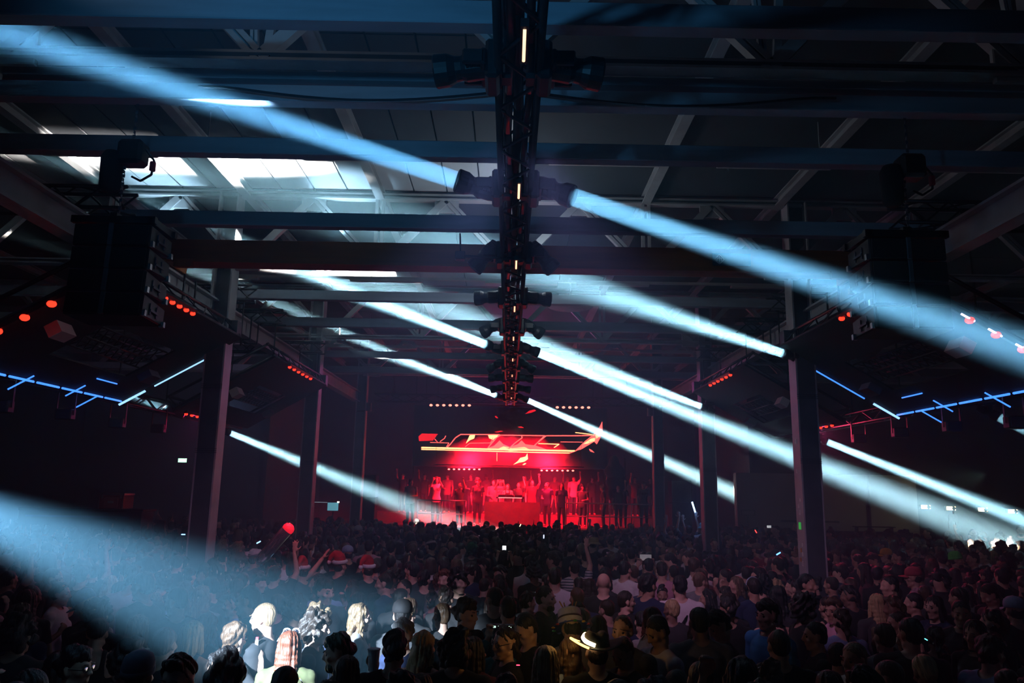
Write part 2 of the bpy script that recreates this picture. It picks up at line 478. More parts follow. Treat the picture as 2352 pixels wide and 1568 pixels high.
for a, b in (((-.065, 0), (0, .065)), ((0, .065), (.065, 0)), ((.065, 0), (0, -.065)), ((0, -.065), (-.065, 0)), ((0, -.05), (0, .05)), ((-.035, 0.012), (.035, 0.012)), ((-.03, -.02), (-.03, .02)), ((.03, -.02), (.03, .02))):
    add_tube(bm, mt @ Vector((a[0], 0, a[1])), mt @ Vector((b[0], 0, b[1])), 0.006, None, 5)
o = link('badge_emblem', bm_mesh(bm, 'badge_emblem'), bp, M_LAMPBODY)

# fluorescent trunking with lamps under it
def trunking(y, z, lab, lamps):
    t = empty('light_trunking', (0, y, z)); tag(t, lab, 'strip lights', 'fluorescent trunking lines')
    box('trunk', (-9, -0.03, 0.05), (9, 0.03, 0.1), M_LAMPBODY, t)
    me = None
    for x in lamps:
        if me is None:
            bm = bmesh.new(); add_box(bm, (-0.75, -0.06, 0), (0.75, 0.06, 0.05), None, 0.008)
            me = bm_mesh(bm, 'lamp_batten'); me.materials.append(M_LAMPBODY)
        o = link('lamp_batten', me, t, M_LAMPBODY); o.location = (x, 0, 0)
    for x in range(-8, 9, 4):
        box('suspension_rod', (x - .006, -.006, .1), (x + .006, .006, 7.555 - z), M_STEEL, t)
trunking(9.3, 6.9, 'line of unlit fluorescent lamps in front of the crane beam', [-5.4, -2.0, 1.2, 3.4, 6.1])
trunking(15.3, 6.9, 'line of unlit fluorescent lamps behind the second truss', [-6, -2.6, .2, 2.1, 5.3])
trunking(21.2, 6.55, 'farthest line of unlit fluorescent lamps ahead of the stage', [-5.2, -3.4, 1.6, 4.4])

# round red-pink roof outlet seen through the haze
bm = bmesh.new(); add_lathe(bm, [(0.05, 0), (0.5, 0.0), (0.56, 0.06), (0.5, 0.12), (0.05, 0.14)], 24)
o = link('round_duct_cover', bm_mesh(bm, 'round_duct_cover', True), None, mat('dusty_red', (.45, .2, .22), .7))
o.location = at(1310, 690, 17.0); tag(o, 'round dusty pink disc hanging below the roof right of the light truss', 'duct cover')
o.location.z = 6.84; o.location.x = at(1310, 690, 17.0).x
box('stem', (-.02, -.02, .13), (.02, .02, .7), M_STEEL, o)

# haze that fills the hall
bm = bmesh.new(); add_box(bm, (-17.9, -3.0, 0.01), (17.9, 32.4, 7.55))
hz = link('haze', bm_mesh(bm, 'haze'))
tag(hz, 'thin stage haze hanging through the whole hall', 'haze', None, 'stuff')
m = bpy.data.materials.new('stage_haze'); m.use_nodes = True
nt = m.node_tree; nt.nodes.remove(nt.nodes['Principled BSDF'])
vs = nt.nodes.new('ShaderNodeVolumeScatter')
vs.inputs['Color'].default_value = (0.36, 0.76, 1.0, 1)
vs.inputs['Density'].default_value = 0.032
vs.inputs['Anisotropy'].default_value = 0.0
nt.links.new(vs.outputs[0], nt.nodes['Material Output'].inputs['Volume'])
hz.data.materials.append(m)
# ================================================================== rigging
def box_truss(parent, a, b, w, r, pitch, m, top=True, up=Vector((0, 0, 1))):
    """four chords and single braces, every tube a part"""
    a = Vector(a); b = Vector(b)
    d = (b - a); L = d.length; d.normalize()
    side = d.cross(up).normalized(); u2 = side.cross(d).normalized()
    cor = [side * (w / 2 * i) + u2 * (w / 2 * j) for i, j in ((-1, -1), (1, -1), (1, 1), (-1, 1))]
    for c_ in cor: tube('chord', a + c_, b + c_, r, m, parent, None, 6)
    n = max(2, int(round(L / pitch)))
    st = L / n
    me = None
    ln = math.hypot(st, w)
    bm = bmesh.new(); add_tube(bm, (0, 0, 0), (0, 0, ln), r * 0.55, None, 5, False)
    me = bm_mesh(bm, 'brace', True); me.materials.append(m)
    faces = [(0, 1), (1, 2), (3, 0)] + ([(2, 3)] if top else [])
    for f0, f1 in faces:
        for i in range(n):
            p, q = (f0, f1) if i % 2 else (f1, f0)
            s_ = a + d * (st * i) + cor[p]; e_ = a + d * (st * (i + 1)) + cor[q]
            o = link('brace', me, parent, m)
            o.location = s_; o.rotation_mode = 'QUATERNION'; o.rotation_quaternion = (e_ - s_).to_track_quat('Z', 'Y')
t = empty('lighting_truss'); tag(t, 'long black box truss hung down the middle of the hall', 'truss')
box_truss(t, (TRUSS_X, 0.6, 5.58), (TRUSS_X, 25.2, 5.58), 0.27, 0.026, 0.345, M_BLACK)
for y in (1.2, 4.9, 9.0, 13.1, 15.0, 19.2, 21.3):
    tube('hanging_sling', (TRUSS_X - 0.1, y, 5.72), (TRUSS_X - 0.1, y, 6.0), 0.012, M_BLACK, t)
    tube('hanging_sling', (TRUSS_X + 0.1, y, 5.72), (TRUSS_X + 0.1, y, 6.0), 0.012, M_BLACK, t)
for xx, zz_, rr in ((-0.06, 5.47, 0.03), (0.07, 5.475, 0.026), (0.0, 5.68, 0.04), (-0.09, 5.60, 0.02)):
    bm = bmesh.new(); pts = [Vector((TRUSS_X + xx + 0.012 * math.sin(i * 1.7 + xx * 40), 0.7 + i * 0.6, zz_ + 0.01 * math.sin(i * 2.3))) for i in range(41)]
    add_path(bm, pts, rr, 6); link('cable_bundle', bm_mesh(bm, 'cable_bundle', True), t, M_BLACK)
# cable looms swagged to both sides of the truss
for s in (-1, 1):
    bm = bmesh.new()
    pts = [Vector((TRUSS_X + s * (0.15 + 2.6 * i / 14), 6.05, 6.10 - 0.10 * math.sin(math.pi * min(1, i / 14 * 1.1)))) for i in range(15)]
    add_path(bm, pts, 0.012, 5)
    o = link('cable_loom', bm_mesh(bm, 'cable_loom'), None, M_BLACK); tag(o, 'black cable loom drooping along the girder %s of the truss' % ('left' if s < 0 else 'right'), 'cable')

# moving heads
def head_mesh():
    bm = bmesh.new()
    add_lathe(bm, [(0.03, -0.20), (0.075, -0.185), (0.092, -0.1), (0.094, 0.02), (0.080, 0.05), (0.084, 0.09), (0.108, 0.14), (0.112, 0.225), (0.104, 0.235), (0.088, 0.22)], 20)
    for k in range(8):
        z = -0.17 + 0.024 * k
        add_box(bm, (-0.05, 0.075, z), (0.05, 0.1, z + 0.012)); add_box(bm, (-0.05, -0.1, z), (0.05, -0.075, z + 0.012))
    return bm_mesh(bm, 'head', False)
bm = bmesh.new(); add_box(bm, (-0.055, -0.14, -0.14), (0.04, 0.14, 0.14), None, 0.02)
BASE_ME = bm_mesh(bm, 'base'); BASE_ME.materials.append(M_BLACK)
bm = bmesh.new()
for sy in (-1, 1):
    add_box(bm, (0.04, sy * 0.135 - 0.02, -0.05), (0.19, sy * 0.135 + 0.02, 0.05), None, 0.01)
add_box(bm, (0.035, -0.155, -0.06), (0.07, 0.155, 0.06), None, 0.01)
YOKE_ME = bm_mesh(bm, 'yoke'); YOKE_ME.materials.append(M_BLACK)
HEAD_ME = head_mesh(); HEAD_ME.materials.append(M_BLACK)
bm = bmesh.new(); add_lathe(bm, [(0.02, 0.212), (0.087, 0.212), (0.085, 0.223), (0.02, 0.23)], 18); LENS_ME = bm_mesh(bm, 'lens', True); LENS_ME.materials.append(M_GLASS)
bm = bmesh.new()
add_box(bm, (-0.07, -0.1, -0.1), (-0.05, 0.1, 0.1)); add_box(bm, (-0.13, -0.05, 0.06), (-0.055, 0.05, 0.1)); add_box(bm, (-0.13, -0.05, -0.1), (-0.055, 0.05, -0.06))
CLAMP_ME = bm_mesh(bm, 'clamp'); CLAMP_ME.materials.append(M_BLACK)
def moving_head(pos, aim, lab, base_dir, scale=1.0, lit=True, group='moving heads'):
    """pos: pivot of the head; base_dir: direction from the base to the pivot"""
    bd = Vector(base_dir).normalized()
    rz = bd.to_track_quat('X', 'Z')
    e = empty('moving_head', pos); tag(e, lab, 'stage light', group)
    e.scale = (scale,) * 3
    e.rotation_mode = 'QUATERNION'; e.rotation_quaternion = rz
    off = Vector((-0.15, 0, 0))
    for nm, me in (('base', BASE_ME), ('yoke', YOKE_ME), ('clamp', CLAMP_ME)):
        o = link(nm, me, e, M_BLACK); o.location = off
    h = link('head', HEAD_ME, e, M_BLACK)
    h.rotation_mode = 'QUATERNION'
    h.rotation_quaternion = rz.inverted() @ (Vector(aim) - Vector(pos)).to_track_quat('Z', 'X')
    link('lens', LENS_ME, h, M_GLASS)
    return e
SIDE = {-1: 'left', 1: 'right'}
DOWN = {0: (-.95, .1, -.1), 2: (-.7, .1, -.75), 3: (-1, .15, -.05), 4: (-.8, .3, -.45), 6: (-.8, .3, -.45), 7: (-.95, .2, -.05), 8: (-.95, .2, -.15)}
for k in range(10):
    for s in (-1, 1):
        piv = Vector((TRUSS_X + s * 0.33, FIX_D[k], FIX_Z))
        if (k, s) in BEAM_AIM:
            aim = BEAM_AIM[(k, s)]; how = 'throwing a white beam'
        else:
            d_ = DOWN[k]; aim = piv + Vector((d_[0] * -s if s > 0 else d_[0], d_[1], d_[2])); how = 'unlit'
        moving_head(piv, aim, '%s black moving head, %s of centre truss, %s from camera' % (how, SIDE[s], ORD[k]), (s, 0, 0), 1.0, True, 'moving heads on the centre truss')
# small hanging cue wand with a paddle on the third left head
t = empty('hanging_antenna', at(1058, 560, 8.7)); tag(t, 'thin black antenna rod rising beside the third left moving head', 'antenna')
tube('rod', (0, 0, -0.1), (-0.01, 0, 0.13), 0.010, M_BLACK, t)
box('foot_block', (-0.06, -0.05, -0.2), (0.06, 0.05, -0.1), M_BLACK, t, 0.01)
tube('support_arm', (0.05, 0, -0.15), (0.72, -0.02, -0.18), 0.018, M_BLACK, t)
# warm LED tubes under the truss
M_TUBE = mat('warm_led_tube', (.9, .7, .5), .4, emit=(1.0, .62, .36), strength=2.2)
for k in range(9):
    y0 = 4.05 + 2.32 * k
    t = empty('led_tube', (TRUSS_X + 0.03, y0, 5.40)); tag(t, 'short warm LED tube under the centre truss, %s from the camera' % ORD[k], 'LED tube', 'LED tubes under the truss')
    tube('glowing_tube', (0, 0, 0), (0, 0.34, 0), 0.012, M_TUBE, t)
    box('holder', (-0.025, -0.03, -0.005), (0.025, 0.37, 0.05), M_BLACK, t)

# speaker arrays with their hoists
def speaker_array(cx, lab):
    s = 1 if cx > 0 else -1
    t = empty('speaker_array', (cx, 6.2, 4.95)); tag(t, lab, 'speakers', 'hung speaker arrays')
    bm = bmesh.new()
    for yy in (0.02, 0.42): add_box(bm, (-0.36, yy, -0.03), (0.36, yy + 0.05, 0.03))
    for xx in (-0.34, 0.30): add_box(bm, (xx, 0.02, -0.03), (xx + 0.04, 0.47, 0.03))
    add_box(bm, (-0.03, 0.02, -0.02), (0.03, 0.47, 0.06))
    link('flying_frame', bm_mesh(bm, 'flying_frame'), t, M_BLACK)
    z = -0.04; tilt = 0.0
    for k in range(4):
        mt = Matrix.Translation((0, 0, z)) @ Matrix.Rotation(-R(tilt), 4, 'X')
        cab = empty('cabinet'); cab.parent = t; cab.matrix_local = mt
        bm = bmesh.new(); vs = add_box(bm, (-0.33, 0.03, -0.195), (0.33, 0.45, 0.0), None, 0.012)
        for v in bm.verts:
            if v.co.y > 0.3: v.co.z = -0.1 + (v.co.z + 0.1) * 0.8
        link('cabinet_shell', bm_mesh(bm, 'cabinet_shell'), cab, M_BLACK)
        box('grille', (-0.315, 0.012, -0.185), (-0.02, 0.03, -0.01), M_BLACKM, cab, 0.004)
        box('grille', (0.02, 0.012, -0.185), (0.315, 0.03, -0.01), M_BLACKM, cab, 0.004)
        box('centre_bar', (-0.02, 0.0, -0.195), (0.02, 0.03, 0.0), mat('worn_grey', (.12, .15, .17), .4, .4), cab, 0.004)
        for hx in (-s,):
            bm = bmesh.new()
            add_box(bm, (hx * 0.33 - 0.008, 0.16, -0.15), (hx * 0.33 + 0.008, 0.18, -0.05)); add_box(bm, (hx * 0.33 - 0.008, 0.28, -0.15), (hx * 0.33 + 0.008, 0.30, -0.05))
            add_box(bm, (hx * 0.33 - 0.016, 0.16, -0.12), (hx * 0.33 + 0.016, 0.30, -0.10))
            link('handle', bm_mesh(bm, 'handle'), cab, M_STEELD)
            for yy in (0.05, 0.41): box('rigging_pin', (hx * 0.33 - 0.02, yy, -0.19), (hx * 0.33 + 0.02, yy + 0.035, -0.14), M_CHROME, cab)
        z -= 0.2; tilt += 1.5
    # chain hoist
    h = empty('chain_hoist', (cx + 0.08, 6.25, 5.55)); tag(h, 'black chain hoist between the girder and the %s speaker array' % SIDE[s], 'hoist', 'chain hoists')
    box('motor_body', (-0.1, -0.09, -0.1), (0.12, 0.09, 0.12), M_BLACK, h, 0.03)
    bm = bmesh.new(); add_lathe(bm, [(0.06, -0.36), (0.085, -0.33), (0.095, -0.05), (0.07, 0.0)], 12, Matrix.Translation((-0.16, 0, 0.02))); link('chain_bag', bm_mesh(bm, 'chain_bag', True), h, M_BLACKM)
    for i in range(9): pass
    def chain(name, z0, z1, x):
        bm = bmesh.new(); n = int(abs(z1 - z0) / 0.035)
        for i in range(n):
            zz = z0 + (z1 - z0) * i / n
            if i % 2: add_box(bm, (x - 0.012, -0.003, zz), (x + 0.012, 0.003, zz + 0.03))
            else: add_box(bm, (x - 0.003, -0.012, zz), (x + 0.003, 0.012, zz + 0.03))
        link(name, bm_mesh(bm, name), h, M_STEELD)
    chain('upper_chain', 0.12, 0.5, 0.0); chain('lower_chain', -0.1, -0.58, -0.05)
    bm = bmesh.new(); add_path(bm, [Vector((0.12, 0, 0.05)), Vector((0.2, 0, -0.05)), Vector((0.19, 0, -0.18)), Vector((0.1, 0, -0.24)), Vector((0.02, 0, -0.2))], 0.01, 6)
    link('power_cable', bm_mesh(bm, 'power_cable'), h, M_BLACK)
    box('red_plug', (0.17, -0.02, -0.15), (0.215, 0.02, -0.06), mat('plug_red', (.5, .02, .04), .4), h, 0.008)
    return t
speaker_array(-3.42, 'black line array of four speaker boxes hung at the left')
speaker_array(3.38, 'black line array of four speaker boxes hung at the right')

# tilted black lighting rigs outside both runways
M_BLUE = mat('blue_led_strip', (.1, .3, .9), .4, emit=(.035, .20, 1.0), strength=2.6)
M_BLUEW = mat('ice_led_strip', (.5, .7, .9), .4, emit=(.22, .52, 1.0), strength=2.4)
M_REDL = mat('red_led_cell', (.9, .1, .08), .4, emit=(1.0, .028, .012), strength=3.5)
def rig_frame(s):
    v = Vector((s * 1.78, 0, -1.03)).normalized()
    n = Vector((s * 1.03, 0, 1.78)).normalized()
    return v, n
def batten(p0, p1, n, lab, group, r=0.035, m=M_REDL, strength=None):
    p0 = Vector(p0); p1 = Vector(p1)
    t = empty('led_batten', p0); tag(t, lab, 'LED bar', group)
    d = (p1 - p0)
    bm = bmesh.new(); add_tube(bm, Vector((0, 0, 0.05)) - d.normalized() * 0.06, d + d.normalized() * 0.06 + Vector((0, 0, 0.05)), 0.045, None, 6)
    link('housing', bm_mesh(bm, 'housing'), t, M_BLACK)
    bm = bmesh.new(); add_sphere(bm, (0, 0, 0), (r, r, r * 0.8), 10, 6); me = bm_mesh(bm, 'led_cell', True); me.materials.append(m)
    for i in range(n):
        o = link('led_cell', me, t, m); o.location = d * (i / max(1, n - 1))
def rig(s, y0, L, which):
    v, n = rig_frame(s)
    O = Vector((s * 4.3, y0, 5.03))
    T = Matrix.Translation(O) @ Matrix((v, Vector((0, 1, 0)), n)).transposed().to_4x4()
    W = 2.06
    e = empty('lighting_rig', (0, 0, 0)); tag(e, '%s tilted black lighting rig with LED strips on the %s side' % (which, SIDE[s]), 'lighting rig', 'tilted lighting rigs')
    def pbox(nm, lo, hi, m):
        bm = bmesh.new(); add_box(bm, lo, hi, T); return link(nm, bm_mesh(bm, nm), e, m)
    def ptube(nm, a, b, r, m):
        bm = bmesh.new(); add_tube(bm, T @ Vector(a), T @ Vector(b), r, None, 7); return link(nm, bm_mesh(bm, nm, True), e, m)
    u0, u1, v0, v1 = 0.30 * L, 0.78 * L, 0.75, 1.55
    pbox('panel', (0, 0, 0), (v0, L, 0.03), M_BLACKM)
    pbox('panel', (v1, 0, 0), (W, L, 0.03), M_BLACKM)
    pbox('panel', (v0, 0, 0), (v1, u0, 0.03), M_BLACKM)
    pbox('panel', (v0, u1, 0), (v1, L, 0.03), M_BLACKM)
    for vv in (0.03, W - 0.03):
        for zz in (0.06, 0.3): ptube('frame_tube', (vv, 0, zz), (vv, L, zz), 0.026, M_BLACK)
    for uu in (0.03, L - 0.03):
        for zz in (0.06, 0.3): ptube('frame_tube', (0, uu, zz), (W, uu, zz), 0.026, M_BLACK)
    k = int(L / 0.35)
    for vv in (0.03, W - 0.03):
        for i in range(k):
            a, b = (0.06, 0.3) if i % 2 else (0.3, 0.06)
            ptube('frame_brace', (vv, L * i / k, a), (vv, L * (i + 1) / k, b), 0.012, M_BLACK)
    # lattice seen through the opening
    for vv in (v0 + 0.16, v0 + 0.40, v0 + 0.62):
        for zz in (0.08, 0.22): ptube('lattice_chord', (vv, u0 - 0.1, zz), (vv, u1 + 0.1, zz), 0.014, M_BLACK)
    nb = 11
    for vv in (v0 + 0.16, v0 + 0.40):
        for i in range(nb):
            ua = u0 + (u1 - u0) * i / nb; ub = u0 + (u1 - u0) * (i + 1) / nb
            ptube('lattice_brace', (vv, ua, 0.08), (vv + 0.22, ub, 0.08), 0.009, M_BLACK)
            ptube('lattice_brace', (vv + 0.22, ua, 0.08), (vv, ub, 0.08), 0.009, M_BLACK)
    near = y0 < 10
    pbox('lamp_housing', (0.98, u0 - 0.75, -0.16), (1.14, u0 - 0.45, -0.01), M_LAMPBODY)
    pbox('lamp_housing', (1.25, u1 + 0.12, -0.12), (1.45, u1 + 0.42, -0.01), M_STEELD)
    # LED strips along the outer and the far edge
    if near:
        for i in range(7):
            ua = L * (0.02 + 0.14 * i); ub = ua + L * 0.12
            ptube('led_strip', (W + 0.01, ua, -0.02), (W + 0.01, ub, -0.02), 0.015, M_BLUE)
            if i % 2: ptube('led_strip', (W + 0.015, ua + 0.1, 0.04), (W + 0.015, ub - 0.1, 0.04), 0.02, M_BLUEW)
        ptube('led_strip', (0.5, L + 0.02, -0.02), (1.55, L + 0.02, -0.02), 0.012, M_BLUEW if s < 0 else M_BLUE)
        ptube('led_strip', (W - 0.35, L + 0.02, -0.02), (W + 0.1, L + 0.02, -0.02), 0.018, M_BLUEW)
        for uu, va, vb in ((0.35, 1.95, 2.25), (1.5, 1.95, 2.3), (2.6, 1.9, 2.2), (3.2, 2.05, 2.4)):
            ptube('led_strip', (va, uu, -0.03), (vb, uu, -0.03), 0.010, M_BLUE)
        ptube('led_strip', (1.72, 2.6, -0.02), (1.72, 3.15, -0.02), 0.010, M_BLUE)
    return T
RIGS = {}
for s in (-1, 1):
    RIGS[(s, 0)] = rig(s, 8.0, 4.0, 'nearer')
    RIGS[(s, 1)] = rig(s, 13.8, 4.0, 'farther')
def rp(s, i, v, u, n=-0.04): return RIGS[(s, i)] @ Vector((v, u, n))
batten(rp(-1, 0, 0.02, 1.0), rp(-1, 0, 0.02, 2.05), 6, 'red LED bar under the nearer left rig beside the speakers', 'red LED bars on the side rigs', 0.036)
batten(rp(-1, 0, 0.15, 0.0), rp(-1, 0, 1.7, 0.0), 6, 'red LED bar on the near edge of the left rig', 'red LED bars on the side rigs', 0.05)
batten(rp(-1, 1, 0.02, 0.9), rp(-1, 1, 0.02, 2.5), 6, 'small red LED bar inside the farther left rig', 'red LED bars on the side rigs', 0.035)
batten(rp(-1, 1, 2.0, 0.4), rp(-1, 1, 2.0, 1.7), 6, 'small red LED bar under the outer edge of the farther left rig', 'red LED bars on the side rigs', 0.032)
batten(rp(1, 0, 0.02, 1.15), rp(1, 0, 0.02, 1.65), 3, 'red LED bar under the nearer right rig beside the speakers', 'red LED bars on the side rigs', 0.04)
batten(rp(1, 0, 0.15, 0.0), rp(1, 0, 1.7, 0.0), 6, 'red LED bar on the near edge of the right rig', 'red LED bars on the side rigs', 0.05)
batten(rp(1, 1, 0.02, 0.9), rp(1, 1, 0.02, 2.4), 6, 'small red LED bar inside the farther right rig', 'red LED bars on the side rigs', 0.035)
batten(rp(1, 1, 2.0, 0.4), rp(1, 1, 2.0, 1.7), 6, 'small red LED bar under the outer edge of the farther right rig', 'red LED bars on the side rigs', 0.032)
t = empty('ice_strip', rp(1, 0, 0.2, -0.03)); tag(t, 'white-blue LED strip along the near edge of the right rig', 'LED strip')
a_ = rp(1, 0, 1.8, -0.03) - rp(1, 0, 0.2, -0.03)
for i in range(5):
    tube('strip_segment', a_ * (i / 5 + 0.08), a_ * (i / 5 + 0.18), 0.012, mat('lilac_led', (.6, .6, .9), .4, emit=(.62, .6, 1.0), strength=2.5), t)

# outer trusses, short cross trusses and hanging floods
for s in (-1, 1):
    t = empty('outer_truss'); tag(t, 'black box truss hung along the outer edge of the %s rigs' % SIDE[s], 'truss', 'outer trusses')
    box_truss(t, (6.45 * s, 7.0, 4.12), (6.45 * s, 18.2, 4.12), 0.2, 0.02, 0.45, M_BLACK)
    for j, yy in enumerate((8.25, 12.5, 14.3, 17.5)):
        t = empty('cross_truss'); tag(t, 'short black cross truss over the %s runway, %s from the camera' % (SIDE[s], ORD[j]), 'truss', 'short cross trusses')
        box_truss(t, (4.35 * s, yy, 5.88), (6.6 * s, yy, 5.88), 0.25, 0.022, 0.3, M_BLACK)
        tube('sling', (6.45 * s, yy, 4.2), (6.45 * s, yy, 5.76), 0.012, M_BLACK, t)
        tube('sling', (4.5 * s, yy, 5.0), (4.5 * s, yy, 5.76), 0.012, M_BLACK, t)
FLOOD = {-1: [(15, 932), (160, 950), (280, 970), (372, 983)], 1: [(2325, 968), (2175, 978), (2060, 992), (1970, 1006)]}
for s in (-1, 1):
    for j, (px, py) in enumerate(FLOOD[s]):
        dd = (9.7, 11.1, 12.6, 14.1)[j]
        p = at(px, py, dd); p.x = 6.45 * s
        t = empty('hanging_flood', p); tag(t, 'small black flood light hung below the %s outer truss, %s from the camera' % (SIDE[s], ORD[j]), 'stage light', 'hanging floods')
        box('lamp_box', (-0.12, -0.07, -0.09), (0.12, 0.07, 0.07), M_BLACK, t, 0.015)
        box('front_glass', (-0.1, -0.078, -0.075), (0.1, -0.07, 0.055), M_GLASS, t)
        bm = bmesh.new()
        for xx in (-0.135, 0.125): add_box(bm, (xx, -0.015, -0.02), (xx + 0.01, 0.015, max(0.12, 4.05 - p.z)))
        add_box(bm, (-0.135, -0.02, max(0.10, 4.01 - p.z)), (0.135, 0.02, max(0.13, 4.06 - p.z)))
        link('yoke', bm_mesh(bm, 'yoke'), t, M_BLACK)
# heads at the rig corners that throw the side beams
LABS = ['moving head at the inner corner of the nearer right rig, beam up left', 'moving head at the inner corner of the farther right rig, beam up left',
        'moving head under the farther left rig, beam down to the crowd', 'moving head under the farther right rig, beam down right',
        'moving head with a stub of beam at the right edge', 'small moving head under the left outer truss, beam up left']
for (s_, a_, p_, sp_, c_), lab in zip(RIG_BEAMS, LABS):
    d_ = (a_ - s_).normalized()
    e = moving_head(s_ - d_ * 0.18, a_, lab, (0, 0, -1), 0.75, True, 'moving heads on the side rigs')
    if 'stub' in lab: tube('drop_pipe', (-0.2, 0, 0), (-(7.57 - s_.z) / 0.75, 0, 0), 0.02, M_BLACK, e)
for (s_, a_, p_), w_ in zip(ROOF_HEADS, ('inner', 'outer')):
    moving_head(s_ - (a_ - s_).normalized() * 0.25, a_, '%s moving head on the second truss painting the left roof panels' % w_, (0, 0, 1), 0.8, True, 'moving heads on the side rigs')
moving_head(CROWD_SRC - (CROWD_AIM - CROWD_SRC).normalized() * 0.25, CROWD_AIM, 'moving head off to the left raking the front of the crowd', (0, 0, -1), 1.0, True, 'moving heads on the side rigs')
# ================================================================== people
def rotz(a): return Matrix.Rotation(R(a), 4, 'Z')
def capsule(bm, a, b, ra, rb, seg=10):
    add_tube(bm, a, b, ra, rb, seg); add_sphere(bm, a, ra, seg, 6); add_sphere(bm, b, rb, seg, 6)
def hand(bm, w, d, palm, kind, side):
    """palm, four fingers and a thumb at wrist w, pointing along d, palm normal given"""
    d = Vector(d).normalized(); n = (Vector(palm) - d * Vector(palm).dot(d)).normalized(); s = d.cross(n) * side
    c_ = w + d * 0.05
    q = Matrix((s, d, n)).transposed()
    add_sphere(bm, c_, (0.040, 0.05, 0.017), 10, 6, q.to_4x4())
    for i, (off, L) in enumerate(((-0.031, 0.062), (-0.010, 0.075), (0.011, 0.070), (0.031, 0.055))):
        root = w + d * 0.088 + s * off
        if kind == 'open':
            dd = (d + s * off * 5.0).normalized(); mid = root + dd * L * 0.55; tip = mid + (dd + n * 0.18).normalized() * L * 0.5
        elif kind == 'fist':
            mid = root + (d * 0.5 + n * 0.8) * L * 0.5; tip = mid + (-d * 0.9 + n * 0.3) * L * 0.45
        elif kind == 'hold':
            mid = root + (d * 0.75 + n * 0.65) * L * 0.55; tip = mid + (n * 0.9 - d * 0.35) * L * 0.5
        else:
            mid = root + (d * 0.95 + n * 0.25) * L * 0.55; tip = mid + (d * 0.8 + n * 0.55) * L * 0.45
        capsule(bm, root, mid, 0.0105, 0.0095, 6); capsule(bm, mid, tip, 0.0095, 0.008, 6)
    tb = w + d * 0.03 - s * 0.034
    tm = tb + (d * 0.55 - s * (0.65 if kind == 'open' else 0.3) + n * 0.3).normalized() * 0.042
    tt = tm + (d * 0.8 - s * (0.3 if kind == 'open' else -0.2) + n * 0.35).normalized() * 0.032
    capsule(bm, tb, tm, 0.014, 0.011, 6); capsule(bm, tm, tt, 0.011, 0.009, 6)

def add_head(bm, mt, fem):
    def S(c, r): add_sphere(bm, mt @ Vector(c), r, 14, 10, mt.to_3x3().to_4x4())
    def Cp(a, b, ra, rb): capsule(bm, mt @ Vector(a), mt @ Vector(b), ra, rb, 8)
    S((0, -0.014, 0.030), (0.074, 0.094, 0.086))
    S((0, 0.018, -0.010), (0.064, 0.070, 0.085))
    S((0, 0.030, -0.060), (0.052 if not fem else 0.047, 0.052, 0.050))
    S((0, 0.066, -0.098), (0.022, 0.018, 0.018))
    Cp((-0.030, 0.074, 0.030), (0.030, 0.074, 0.030), 0.013, 0.013)
    Cp((0, 0.086, 0.020), (0, 0.106, -0.022), 0.009, 0.0125)
    S((-0.013, 0.092, -0.028), (0.010, 0.011, 0.009)); S((0.013, 0.092, -0.028), (0.010, 0.011, 0.009))
    for sx in (-1, 1):
        S((sx * 0.042, 0.056, -0.018), (0.024, 0.026, 0.022))
        S((sx * 0.076, -0.008, -0.008), (0.010, 0.020, 0.032))
        Cp((sx * 0.054, 0.0, -0.068), (sx * 0.02, 0.056, -0.100), 0.020, 0.018)
    Cp((-0.017, 0.082, -0.056), (0.017, 0.082, -0.056), 0.0085, 0.0085)
    Cp((-0.014, 0.080, -0.068), (0.014, 0.080, -0.068), 0.009, 0.009)

ARM = {  # elbow, wrist, hand direction, palm normal, hand kind (for the right arm, x > 0)
    'down': ((0.25, -0.03, 1.13), (0.235, 0.06, 0.88), (0, 0.15, -1), (-1, 0, 0), 'relaxed'),
    'bent': ((0.245, -0.02, 1.12), (0.13, 0.20, 1.10), (-0.7, 0.7, 0.1), (0, 0, -1), 'hold'),
    'drink': ((0.25, 0.02, 1.14), (0.17, 0.26, 1.26), (-0.2, 0.55, 0.7), (-1, 0, 0), 'hold'),
    'face': ((0.24, 0.14, 1.18), (0.10, 0.22, 1.46), (-0.35, -0.2, 0.9), (-1, -0.2, 0), 'hold'),
    'up': ((0.27, 0.10, 1.66), (0.21, 0.12, 1.92), (0.05, 0.05, 1), (0, 1, 0), 'open'),
    'fist': ((0.30, 0.10, 1.62), (0.26, 0.18, 1.87), (0, 0.1, 1), (0, 1, 0), 'fist'),
    'point': ((0.24, 0.20, 1.60), (0.22, 0.36, 1.80), (0.1, 0.5, 0.8), (0, 0.5, -0.5), 'open'),
    'phone': ((0.22, 0.16, 1.38), (0.12, 0.28, 1.60), (-0.2, 0.1, 0.95), (0, -1, 0.1), 'hold'),
    'lean': ((0.36, 0.08, 1.22), (0.34, 0.32, 1.06), (0, 1, -0.2), (0, 0, -1), 'relaxed'),
}
PROTO_DEF = {  # female, right arm, left arm, head yaw, head pitch
    'm_down': (0, 'down', 'down', 0, 4), 'm_lookl': (0, 'down', 'bent', 38, 6), 'm_lookr': (0, 'bent', 'down', -38, 2),
    'm_rise': (0, 'up', 'bent', 0, -4), 'm_fist': (0, 'down', 'fist', 8, 0), 'm_drink': (0, 'drink', 'down', 12, 8), 'm_headdown': (0, 'bent', 'bent', 0, 30),
    'f_down': (1, 'down', 'down', 0, 4), 'f_drink': (1, 'drink', 'down', -20, 4), 'f_rise': (1, 'up', 'up', 0, -6), 'f_phone': (1, 'phone', 'phone', 0, 2),
    'f_face': (1, 'face', 'bent', 15, 6), 'm_point': (0, 'point', 'down', -6, -4),
}
